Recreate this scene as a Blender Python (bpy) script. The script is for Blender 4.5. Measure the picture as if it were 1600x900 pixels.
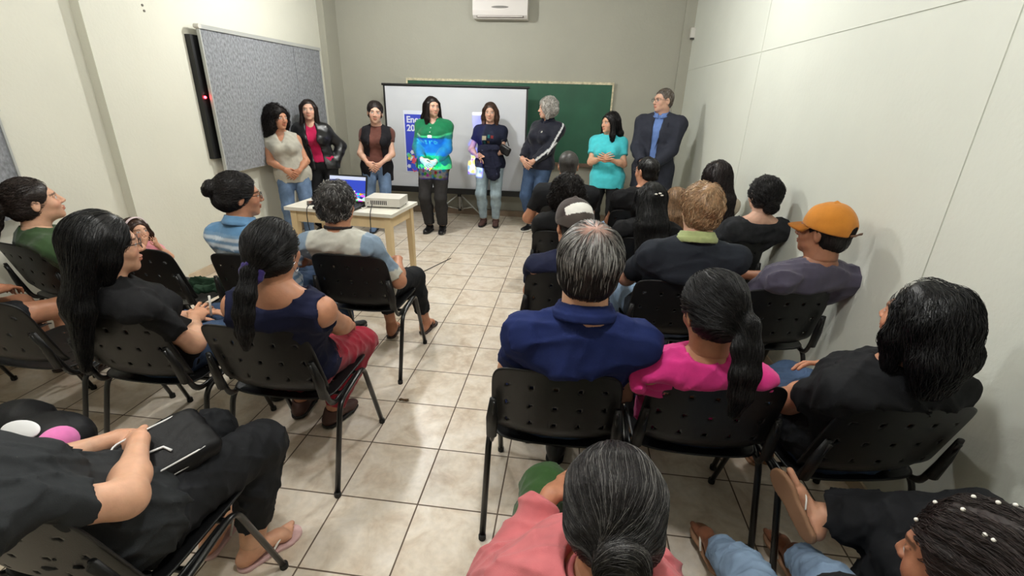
import bpy, bmesh, math, random
import numpy as np
from mathutils import Matrix, Vector

# ------------------------------------------------------------------ camera, world, lights, exposure
scene = bpy.context.scene
for o in list(bpy.data.objects):
    bpy.data.objects.remove(o)
CAMP = np.array([0.9064, -1.8416, 1.6469])
CR = np.array([[0.991967, 0.123866, 0.02565], [-0.069962, 0.368314, 0.927065], [-0.105384, 0.921413, -0.374021]])
FPX = 738.5
cam = bpy.data.cameras.new('camera'); cam_ob = bpy.data.objects.new('camera', cam)
scene.collection.objects.link(cam_ob)
cam.sensor_width = 36.0; cam.lens = FPX / 1600 * 36; cam.clip_start = 0.03
m = Matrix(((CR[0][0], CR[1][0], -CR[2][0], CAMP[0]), (CR[0][1], CR[1][1], -CR[2][1], CAMP[1]),
            (CR[0][2], CR[1][2], -CR[2][2], CAMP[2]), (0, 0, 0, 1)))
cam_ob.matrix_world = m
scene.camera = cam_ob
scene.view_settings.view_transform = 'Standard'; scene.view_settings.look = 'None'
scene.view_settings.gamma = 1; scene.view_settings.use_curve_mapping = False
scene.view_settings.exposure = 0.0
world = bpy.data.worlds.new('world'); scene.world = world; world.use_nodes = True
world.node_tree.nodes['Background'].inputs[0].default_value = (0.8, 0.85, 0.9, 1)
world.node_tree.nodes['Background'].inputs[1].default_value = 0.1
LAMPS = [(-0.95, 3.0, 106), (0.95, 2.0, 74), (-0.75, -0.6, 64), (0.95, -1.0, 68)]
CEIL = 3.0
XL, XR, YB, YF = -2.47, 2.31, 5.1, -3.2

C = scene.collection
R = math.radians
rng = np.random.default_rng(7)
random.seed(7)

# ------------------------------------------------------------------ materials
MATS = {}
def new_mat(name):
    mt = bpy.data.materials.new(name); mt.use_nodes = True
    nt = mt.node_tree
    return mt, nt, nt.nodes['Principled BSDF']
def s2l(c):
    return tuple(((x / 255) / 12.92 if x / 255 <= 0.04045 else ((x / 255 + 0.055) / 1.055) ** 2.4) for x in c) + (1.0,)
def nd(nt, t, **kw):
    n = nt.nodes.new(t)
    for k, v in kw.items():
        if k in n.inputs: n.inputs[k].default_value = v
        else: setattr(n, k, v)
    return n
def mat(name, col, rough=0.6, metal=0.0, var=0.0, scale=30, bump=0.0, bscale=200, spec=0.5, emis=None, estr=0, attr=False, detail=3, stretch=None, sheen=0):
    """a procedural principled material: noise colour variation and noise bump"""
    if name in MATS: return MATS[name]
    mt, nt, b = new_mat(name)
    col = s2l(col) if max(col[:3]) > 1 else tuple(col[:3]) + (1,)
    b.inputs['Roughness'].default_value = rough; b.inputs['Metallic'].default_value = metal
    b.inputs['Specular IOR Level'].default_value = spec
    if sheen: b.inputs['Sheen Weight'].default_value = sheen
    tc = nd(nt, 'ShaderNodeTexCoord'); src = tc.outputs['Object']
    if stretch:
        mp = nd(nt, 'ShaderNodeMapping'); mp.inputs['Scale'].default_value = stretch
        nt.links.new(src, mp.inputs[0]); src = mp.outputs[0]
    base = None
    if attr:
        a = nd(nt, 'ShaderNodeAttribute', attribute_name='Col'); base = a.outputs['Color']
    if var > 0:
        n = nd(nt, 'ShaderNodeTexNoise', Scale=scale, Detail=detail); nt.links.new(src, n.inputs['Vector'])
        mr = nd(nt, 'ShaderNodeMapRange'); mr.inputs[1].default_value = 0.3; mr.inputs[2].default_value = 0.7
        mr.inputs[3].default_value = 1 - var; mr.inputs[4].default_value = 1 + var
        nt.links.new(n.outputs['Fac'], mr.inputs[0])
        mx = nd(nt, 'ShaderNodeVectorMath', operation='SCALE')
        if base: nt.links.new(base, mx.inputs[0])
        else: mx.inputs[0].default_value = col[:3]
        nt.links.new(mr.outputs[0], mx.inputs['Scale']); base = mx.outputs[0]
    if base: nt.links.new(base, b.inputs['Base Color'])
    else: b.inputs['Base Color'].default_value = col
    if bump > 0:
        n2 = nd(nt, 'ShaderNodeTexNoise', Scale=bscale, Detail=2); nt.links.new(src, n2.inputs['Vector'])
        bp = nd(nt, 'ShaderNodeBump', Strength=bump, Distance=0.002)
        nt.links.new(n2.outputs['Fac'], bp.inputs['Height']); nt.links.new(bp.outputs[0], b.inputs['Normal'])
    if emis:
        b.inputs['Emission Color'].default_value = s2l(emis); b.inputs['Emission Strength'].default_value = estr
    MATS[name] = mt
    return mt

def wall_mat(name, col):
    mt, nt, b = new_mat(name)
    tc = nd(nt, 'ShaderNodeTexCoord')
    n = nd(nt, 'ShaderNodeTexNoise', Scale=1.3, Detail=5); nt.links.new(tc.outputs['Object'], n.inputs['Vector'])
    cr = nd(nt, 'ShaderNodeMapRange'); cr.inputs[1].default_value = .3; cr.inputs[2].default_value = .7; cr.inputs[3].default_value = .96; cr.inputs[4].default_value = 1.03
    nt.links.new(n.outputs['Fac'], cr.inputs[0])
    mx = nd(nt, 'ShaderNodeVectorMath', operation='SCALE'); mx.inputs[0].default_value = s2l(col)[:3]
    nt.links.new(cr.outputs[0], mx.inputs['Scale']); nt.links.new(mx.outputs[0], b.inputs['Base Color'])
    b.inputs['Roughness'].default_value = .62; b.inputs['Specular IOR Level'].default_value = .25
    n1 = nd(nt, 'ShaderNodeTexNoise', Scale=45, Detail=5); nt.links.new(tc.outputs['Object'], n1.inputs['Vector'])
    n3 = nd(nt, 'ShaderNodeTexNoise', Scale=5, Detail=5); nt.links.new(tc.outputs['Object'], n3.inputs['Vector'])
    ad = nd(nt, 'ShaderNodeMath', operation='MULTIPLY_ADD'); ad.inputs[1].default_value = 2.5
    nt.links.new(n3.outputs['Fac'], ad.inputs[0]); nt.links.new(n1.outputs['Fac'], ad.inputs[2])
    bp = nd(nt, 'ShaderNodeBump', Strength=.35, Distance=.004); nt.links.new(ad.outputs[0], bp.inputs['Height'])
    nt.links.new(bp.outputs[0], b.inputs['Normal'])
    return mt

def floor_mat():
    mt, nt, b = new_mat('ceramic_floor_tile')
    tc = nd(nt, 'ShaderNodeTexCoord')
    sx = nd(nt, 'ShaderNodeSeparateXYZ'); nt.links.new(tc.outputs['Object'], sx.inputs[0])
    def mth(op, a, b_=None, c=None):
        n = nd(nt, 'ShaderNodeMath', operation=op)
        for i, v in enumerate((a, b_, c)):
            if v is None: continue
            if isinstance(v, (int, float)): n.inputs[i].default_value = v
            else: nt.links.new(v, n.inputs[i])
        return n.outputs[0]
    T = .35
    gx = mth('DIVIDE', sx.outputs[0], T); gy = mth('DIVIDE', sx.outputs[1], T)
    fx = mth('ABSOLUTE', mth('SUBTRACT', mth('FRACT', mth('ADD', gx, .5)), .5))
    fy = mth('ABSOLUTE', mth('SUBTRACT', mth('FRACT', mth('ADD', gy, .5)), .5))
    g = mth('MINIMUM', fx, fy)
    ss = nd(nt, 'ShaderNodeMapRange', interpolation_type='SMOOTHSTEP'); ss.inputs[1].default_value = .0065; ss.inputs[2].default_value = .012
    nt.links.new(g, ss.inputs[0])
    cid = nd(nt, 'ShaderNodeCombineXYZ'); nt.links.new(mth('FLOOR', gx), cid.inputs[0]); nt.links.new(mth('FLOOR', gy), cid.inputs[1])
    wn = nd(nt, 'ShaderNodeTexWhiteNoise'); nt.links.new(cid.outputs[0], wn.inputs['Vector'])
    off = nd(nt, 'ShaderNodeVectorMath', operation='MULTIPLY_ADD'); off.inputs[1].default_value = (9, 9, 9)
    nt.links.new(wn.outputs['Color'], off.inputs[0]); nt.links.new(tc.outputs['Object'], off.inputs[2])
    n1 = nd(nt, 'ShaderNodeTexNoise', Scale=7, Detail=7, Roughness=.62, Distortion=.6); nt.links.new(off.outputs[0], n1.inputs['Vector'])
    cr = nd(nt, 'ShaderNodeValToRGB'); nt.links.new(n1.outputs['Fac'], cr.inputs[0])
    e = cr.color_ramp.elements
    e[0].position = .3; e[0].color = s2l((194, 174, 152)); e[1].position = .7; e[1].color = s2l((230, 220, 208))
    k = cr.color_ramp.elements.new(.5); k.color = s2l((218, 205, 188))
    n2 = nd(nt, 'ShaderNodeTexNoise', Scale=38, Detail=4); nt.links.new(off.outputs[0], n2.inputs['Vector'])
    mr = nd(nt, 'ShaderNodeMapRange'); mr.inputs[1].default_value = .3; mr.inputs[2].default_value = .7; mr.inputs[3].default_value = .93; mr.inputs[4].default_value = 1.06
    nt.links.new(n2.outputs['Fac'], mr.inputs[0])
    pt = mth('MULTIPLY', mr.outputs[0], mth('MULTIPLY_ADD', wn.outputs['Value'], .08, .96))
    sc_ = nd(nt, 'ShaderNodeVectorMath', operation='SCALE'); nt.links.new(cr.outputs[0], sc_.inputs[0]); nt.links.new(pt, sc_.inputs['Scale'])
    mx = nd(nt, 'ShaderNodeMix', data_type='RGBA'); nt.links.new(ss.outputs[0], mx.inputs[0])
    mx.inputs[6].default_value = s2l((92, 76, 62)); nt.links.new(sc_.outputs[0], mx.inputs[7])
    nt.links.new(mx.outputs[2], b.inputs['Base Color'])
    rr = nd(nt, 'ShaderNodeMapRange'); nt.links.new(ss.outputs[0], rr.inputs[0]); rr.inputs[3].default_value = .8; rr.inputs[4].default_value = .3
    nt.links.new(rr.outputs[0], b.inputs['Roughness'])
    b.inputs['Specular IOR Level'].default_value = .45
    bp = nd(nt, 'ShaderNodeBump', Strength=.4, Distance=.002); nt.links.new(ss.outputs[0], bp.inputs['Height'])
    bp2 = nd(nt, 'ShaderNodeBump', Strength=.12, Distance=.003); nt.links.new(n1.outputs['Fac'], bp2.inputs['Height'])
    nt.links.new(bp.outputs[0], bp2.inputs['Normal']); nt.links.new(bp2.outputs[0], b.inputs['Normal'])
    return mt

# ------------------------------------------------------------------ object helpers
def link(o, parent=None):
    C.objects.link(o)
    if parent is not None: o.parent = parent
    return o
def thing(name, label, cat, loc=(0, 0, 0), rz=0, group=None):
    o = bpy.data.objects.new(name, None); C.objects.link(o)
    o.location = loc; o.rotation_euler = (0, 0, rz); o.empty_display_size = .1
    tag(o, label, cat, group)
    return o
def tag(o, label, cat, group=None):
    o['label'] = label; o['category'] = cat
    if group: o['group'] = group
    return o
def mesh_np(name, V, F, material, parent=None, loc=None, smooth=True, cols=None):
    """V (n,3), F list/array of quads or tris -> linked object"""
    me = bpy.data.meshes.new(name)
    V = np.asarray(V, np.float32); F = np.asarray(F, np.int32)
    me.vertices.add(len(V)); me.vertices.foreach_set('co', V.ravel())
    k = F.shape[1]
    me.loops.add(F.size); me.loops.foreach_set('vertex_index', F.ravel())
    me.polygons.add(len(F)); me.polygons.foreach_set('loop_start', np.arange(0, F.size, k, dtype=np.int32))
    if smooth: me.polygons.foreach_set('use_smooth', np.ones(len(F), bool))
    me.update(calc_edges=True)
    if cols is not None:
        a = me.color_attributes.new('Col', 'FLOAT_COLOR', 'POINT')
        cc = np.ones((len(V), 4), np.float32); cc[:, :3] = cols; a.data.foreach_set('color', cc.ravel())
    me.materials.append(material)
    o = bpy.data.objects.new(name, me)
    if loc is not None: o.location = loc
    return link(o, parent)
def bm_obj(name, bm, material, parent=None, smooth=False, bevel=0, loc=None, seg=2):
    me = bpy.data.meshes.new(name)
    if bevel > 0:
        bmesh.ops.bevel(bm, geom=[e for e in bm.edges if len(e.link_faces) == 2 and e.calc_face_angle(0) > .6], offset=bevel, segments=seg, affect='EDGES', profile=.5)
    bmesh.ops.recalc_face_normals(bm, faces=bm.faces[:])
    bm.to_mesh(me); bm.free()
    if smooth:
        for p in me.polygons: p.use_smooth = True
    for mm in (material if isinstance(material, (list, tuple)) else [material]): me.materials.append(mm)
    o = bpy.data.objects.new(name, me)
    if loc is not None: o.location = loc
    return link(o, parent)
def bx(bm, x0, x1, y0, y1, z0, z1, M=None):
    vs = [bm.verts.new(Vector(p) if M is None else M @ Vector(p)) for p in
          ((x0, y0, z0), (x1, y0, z0), (x1, y1, z0), (x0, y1, z0), (x0, y0, z1), (x1, y0, z1), (x1, y1, z1), (x0, y1, z1))]
    for f in ((0, 3, 2, 1), (4, 5, 6, 7), (0, 1, 5, 4), (1, 2, 6, 5), (2, 3, 7, 6), (3, 0, 4, 7)):
        bm.faces.new([vs[i] for i in f])
    return bm
def smooth_path(pts, rad=.04, n=5):
    """round the corners of a polyline"""
    P = [np.array(p, float) for p in pts]; out = [P[0]]
    for i in range(1, len(P) - 1):
        a, b, c = P[i - 1], P[i], P[i + 1]
        la, lc = np.linalg.norm(a - b), np.linalg.norm(c - b); r = min(rad, la * .45, lc * .45)
        p0 = b + (a - b) / la * r; p2 = b + (c - b) / lc * r
        for t in np.linspace(0, 1, n): out.append((1 - t) ** 2 * p0 + 2 * t * (1 - t) * b + t * t * p2)
    out.append(P[-1]); return np.array(out)
def tube_np(path, r, sides=10, ry=None, up=(0, 0, 1), caps=True):
    """tube along a path; r scalar or per point; elliptical with ry"""
    P = np.asarray(path, float); n = len(P)
    T = np.gradient(P, axis=0); T /= np.linalg.norm(T, axis=1)[:, None] + 1e-12
    u = np.array(up, float)
    if abs(T[0] @ u) > .95: u = np.array((1., 0, 0)) if abs(T[0][0]) < .9 else np.array((0, 1., 0))
    V = []; rr = np.broadcast_to(r, (n,)); r2 = rr if ry is None else np.broadcast_to(ry, (n,))
    a = u - T[0] * (u @ T[0]); a /= np.linalg.norm(a)
    for i in range(n):
        a = a - T[i] * (a @ T[i]); a /= np.linalg.norm(a) + 1e-12
        b = np.cross(T[i], a)
        ang = np.arange(sides) * 2 * np.pi / sides
        V.append(P[i] + np.outer(np.cos(ang) * rr[i], a) + np.outer(np.sin(ang) * r2[i], b))
    V = np.concatenate(V)
    F = []
    for i in range(n - 1):
        for j in range(sides):
            k = (j + 1) % sides
            F.append((i * sides + j, i * sides + k, (i + 1) * sides + k, (i + 1) * sides + j))
    if caps:
        c0, c1 = len(V), len(V) + 1
        V = np.concatenate([V, P[:1], P[-1:]])
        for j in range(sides):
            k = (j + 1) % sides
            F.append((c0, k, j, c0)); F.append((c1, (n - 1) * sides + j, (n - 1) * sides + k, c1))
    return V, F
def add_tube(bm, path, r, sides=10, **kw):
    V, F = tube_np(path, r, sides, **kw)
    vs = [bm.verts.new(v) for v in V]
    for f in F:
        f = list(dict.fromkeys(f))
        bm.faces.new([vs[i] for i in f])
    return bm
def tube(name, path, r, material, parent=None, sides=10, **kw):
    bm = bmesh.new(); add_tube(bm, path, r, sides, **kw)
    return bm_obj(name, bm, material, parent, smooth=True)
def dup(root, loc, rz, label, group=None):
    r = root.copy(); C.objects.link(r); r.location = loc; r.rotation_euler = (0, 0, rz); r['label'] = label
    if group: r['group'] = group
    for ch in list(root.children):
        c = ch.copy(); C.objects.link(c); c.parent = r
        for g in ch.children:
            d = g.copy(); C.objects.link(d); d.parent = c
    return r
def cyl(bm, c, r, h, n=24, r2=None, axis='z', M=None):
    mm = Matrix.Translation(c)
    if axis == 'y': mm = mm @ Matrix.Rotation(R(90), 4, 'X')
    if axis == 'x': mm = mm @ Matrix.Rotation(R(90), 4, 'Y')
    if M is not None: mm = M @ mm
    bmesh.ops.create_cone(bm, cap_ends=True, segments=n, radius1=r, radius2=r if r2 is None else r2, depth=h, matrix=mm)
    return bm
def w_ray(px, py):
    return np.array([(px - 800) / FPX, (450 - py) / FPX, 1.]) @ CR
def at_z(px, py, z):
    d = w_ray(px, py); return CAMP + d * ((z - CAMP[2]) / d[2])
def at_y(px, py, y):
    d = w_ray(px, py); return CAMP + d * ((y - CAMP[1]) / d[1])
def at_x(px, py, x):
    d = w_ray(px, py); return CAMP + d * ((x - CAMP[0]) / d[0])
# ------------------------------------------------------------------ the room
W_left = wall_mat('left_wall_paint', (213, 211, 197)); W_back = wall_mat('shaded_wall_paint', (163, 161, 148)); W_right = wall_mat('right_wall_paint', (207, 209, 199))  # same wall paint; the back wall's dimmer light is put into its colour
def struct(name, bm, mt, bevel=0, smooth=False):
    o = bm_obj(name, bm, mt, None, bevel=bevel, smooth=smooth); o['kind'] = 'structure'; return o
struct('floor', bx(bmesh.new(), XL - .2, XR + .2, YF - .2, YB + .2, -.1, 0), floor_mat())
struct('ceiling', bx(bmesh.new(), XL - .2, XR + .2, YF - .2, YB + .2, CEIL, CEIL + .1), mat('ceiling_paint', (196, 192, 178), .8))
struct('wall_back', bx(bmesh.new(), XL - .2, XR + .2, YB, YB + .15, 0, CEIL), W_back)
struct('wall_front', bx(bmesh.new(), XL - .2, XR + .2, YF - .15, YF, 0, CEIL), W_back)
struct('wall_left', bx(bmesh.new(), XL - .15, XL, YF, YB, 0, CEIL), W_left)
# right wall with shallow panel joints: separate slabs with 4 mm gaps over a backing
bm = bmesh.new()
gy = [YF, -1.6, .09, 2.445, YB]; gap = .004
for i in range(len(gy) - 1):
    for z0, z1 in ((0, 2.02 - gap), (2.02 + gap, CEIL)):
        bx(bm, XR, XR + .15, gy[i] + (gap if i else 0), gy[i + 1] - (gap if i < len(gy) - 2 else 0), z0, z1)
struct('wall_right', bm, W_right, bevel=.0025)
struct('trim_1', bx(bmesh.new(), XR + .004, XR + .148, YF, YB, 0, CEIL), mat('joint_filler', (196, 198, 188), .9))
# pilasters
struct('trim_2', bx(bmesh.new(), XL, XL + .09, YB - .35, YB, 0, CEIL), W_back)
struct('trim_3', bx(bmesh.new(), XL, XL + .07, 1.38, 1.72, 0, CEIL), W_left)
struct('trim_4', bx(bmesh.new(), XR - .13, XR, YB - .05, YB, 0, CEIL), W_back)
sk = mat('skirting_tile', (140, 120, 100), .4, var=.12, scale=9)
struct('baseboard_back', bx(bmesh.new(), XL + .09, XR, YB - .062, YB - .05 + .05, 0, .08), sk)
struct('baseboard_left', bx(bmesh.new(), XL, XL + .012, YF, YB, 0, .08), mat('skirting_tile_left', (196, 178, 154), .4, var=.1, scale=9))
struct('baseboard_right', bx(bmesh.new(), XR - .012, XR, YF, YB, 0, .08), mat('skirting_tile_left', (196, 178, 154)))

# ------------------------------------------------------------------ ceiling lamps
def lamp(x, y, W, label):
    t = thing('ceiling_lamp', label, 'lamp', (x, y, CEIL), 0, 'round ceiling lamps above the audience')
    bm = bmesh.new(); cyl(bm, (0, 0, -.012), .15, .024, 32); bm_obj('lamp_base', bm, mat('lamp_white', (230, 230, 225), .4), t, smooth=False, bevel=.004)
    bm = bmesh.new(); bmesh.ops.create_uvsphere(bm, u_segments=32, v_segments=16, radius=.13)
    for v in bm.verts: v.co.z = v.co.z * .35 - .03
    bm_obj('lamp_shade', bm, mat('lamp_glass', (255, 252, 240), .4, emis=(255, 250, 236), estr=3.5), t, smooth=True)
    l = bpy.data.lights.new('lamp_light', 'POINT'); l.energy = W; l.shadow_soft_size = .06; l.color = (.985, 1, 1)
    lo = bpy.data.objects.new('lamp_light', l); lo.location = (0, 0, -.2); link(lo, t)
for i, (x, y, W) in enumerate(LAMPS):
    lamp(x, y, W, ['round ceiling lamp over the table at the left front', 'round ceiling lamp over the right front rows', 'round ceiling lamp over the left back rows', 'round ceiling lamp over the right back rows'][i])

# ------------------------------------------------------------------ chairs
plastic = mat('black_plastic', (17, 17, 18), .42, var=.15, scale=60, bump=.25, bscale=420, spec=.35)
steel = mat('black_enamel_steel', (14, 14, 15), .28, spec=.5)
rubber = mat('black_rubber', (12, 12, 12), .7)
def shell(name, fn, nu, nv, holes, parent, thick=.006):
    """curved shell with round ventilation holes, solidified"""
    bm = bmesh.new(); V = {}
    for i in range(nu + 1):
        for j in range(nv + 1): V[i, j] = bm.verts.new(fn(i / nu, j / nv))
    for i in range(nu):
        for j in range(nv):
            u, v = (i + .5) / nu, (j + .5) / nv
            if any(((u - hu) * .44) ** 2 + ((v - hv) * hs) ** 2 < .0074 ** 2 for hu, hv, hs in holes): continue
            bm.faces.new((V[i, j], V[i + 1, j], V[i + 1, j + 1], V[i, j + 1]))
    bmesh.ops.delete(bm, geom=[v for v in bm.verts if not v.link_faces], context='VERTS')
    bmesh.ops.recalc_face_normals(bm, faces=bm.faces[:])
    bmesh.ops.solidify(bm, geom=bm.faces[:], thickness=thick)
    return bm_obj(name, bm, plastic, parent, smooth=True)
def sup(u, v, w, h, e=6):
    """map the unit square to a rounded rectangle"""
    a, b = u * 2 - 1, v * 2 - 1
    mx = max(abs(a), abs(b)); n = max((abs(a) ** e + abs(b) ** e) ** (1 / e), 1e-9)
    k = mx / n
    return a * k * w / 2, b * k * h / 2
def chair(x, y, rz, label, first=[None], group='black plastic stacking chairs in the audience'):
    if first[0] is not None:
        return dup(first[0], (x, y, 0), rz, label)
    t = thing('stacking_chair', label, 'chair', (x, y, 0), rz, group)
    def seat(u, v):
        a, b = sup(u, v, .46, .42, 7)
        z = .445 - .016 * math.cos(a / .23 * 1.3) + .012 * (abs(a) / .23) ** 4
        if b > .15: z -= (b - .15) ** 2 * 4.5
        if b < -.15: z += (-.15 - b) ** 2 * 3
        return (a, b + .03, z)
    H = [(.14 + .24 * i, .18 + .2 * j, .42) for i in range(4) for j in range(4)]
    shell('seat', seat, 56, 56, H, t)
    def back(u, v):
        w = .47 - .03 * v; a, b = sup(u, v, w, .345, 7)
        zz = b + .641
        y = -.205 - (zz - .5) * .30 + .035 * (abs(a) / .23) ** 2.2
        if v < .2: y += (.2 - v) ** 2 * .6
        return (a, y, zz + .01 * math.cos(a / .23 * 1.5) * v)
    H = [(.12 + .19 * i, .24 + .27 * j, .30) for i in range(5) for j in range(3)]
    shell('backrest', back, 64, 44, H, t)
    for s in (-1, 1):
        pa = smooth_path([(s * .252, -.258, .012), (s * .248, -.135, .405), (s * .246, .115, .438), (s * .252, .258, .012)], .05, 7)
        tube('side_frame', pa, .0125, steel, t, 12, ry=.0095)
        pb = smooth_path([(s * .236, .06, .425), (s * .232, -.17, .41), (s * .222, -.222, .56), (s * .212, -.252, .66)], .05, 6)
        tube('back_post', pb, .013, steel, t, 10, ry=.008)
        bm = bmesh.new(); add_tube(bm, [(s * .226, -.212, .48), (s * .223, -.228, .57), (s * .216, -.250, .67)], [.020, .022, .012], 12, ry=[.013, .014, .008])
        bm_obj('post_sleeve', bm, plastic, t, smooth=True)
        for yy in (-.258, .258):
            bm = bmesh.new(); cyl(bm, (s * .252, yy, .012), .015, .024, 12); bm_obj('foot_cap', bm, rubber, t, bevel=.003)
    for yy, z in ((-.07, .412), (.09, .418)):
        tube('seat_stretcher', [(-.247, yy, z), (-.2, yy, z - .004), (.2, yy, z - .004), (.247, yy, z)], .009, steel, t, 8)
    first[0] = t
    return t
chairs = [
    (-.26, -.10, 0, 'black chair carrying the woman in the navy tank top'),
    (-.89, -.09, 0, 'black chair carrying the long-haired woman in a black tee and glasses'),
    (-1.52, -.07, 0, 'empty black chair at the left edge, left of the long-haired woman in glasses'),
    (-2.06, -.06, 0, 'black chair at the far left edge beside the empty one, against the left wall'),
    (-.29, .79, 0, 'black perforated chair carrying the man in the grey tee'),
    (-.82, .68, 0, 'black chair carrying the woman in the denim shirt with a bun'),
    (-1.46, .68, -4, 'empty perforated chair with a green garment on its seat'),
    (-2.08, .60, -10, 'black chair carrying the woman in the green top at the left wall'),
    (.91, -.22, 0, 'black chair carrying the grey-haired man in the navy polo'),
    (1.44, -.19, 0, 'black chair carrying the woman in the hot pink tee'),
    (1.95, -.24, 9, 'black chair carrying the woman in the black tee with a bob by the right wall'),
    (.93, .73, 0, 'black chair carrying the man in the black and white cap'),
    (1.49, .72, 0, 'black chair carrying the light-haired person with the green collar'),
    (1.97, .70, 7, 'black chair carrying the man in the orange cap'),
    (.90, 1.55, 0, 'black chair carrying the curly-haired person in black, behind the short-haired man'),
    (1.45, 1.50, 0, 'black chair carrying the woman in black with long straight hair and clips'),
    (1.96, 1.54, 3, 'black chair carrying the woman in the dark wide-necked top with a low bun'),
    (.90, 2.36, 0, 'black chair in the front row carrying the short-haired man in black'),
    (1.47, 2.34, 0, 'black chair in the front row carrying the man in black with glasses'),
    (2.0, 2.28, 3, 'black chair in the front row carrying the woman with long dark wavy hair'),
    (.99, -1.02, 0, 'black chair carrying the grey-haired woman in the pink shirt'),
    (-.30, -.965, 0, 'black chair at the bottom left carrying the woman in black jeans'),
    (1.53, -1.20, 0, 'black chair at the bottom edge carrying the person in light blue jeans'),
    (2.025, -1.10, 0, 'black chair at the bottom right carrying the person in black jeans'),
]
for x, y, a, lb in chairs: chair(x, y, R(a), lb)
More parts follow.
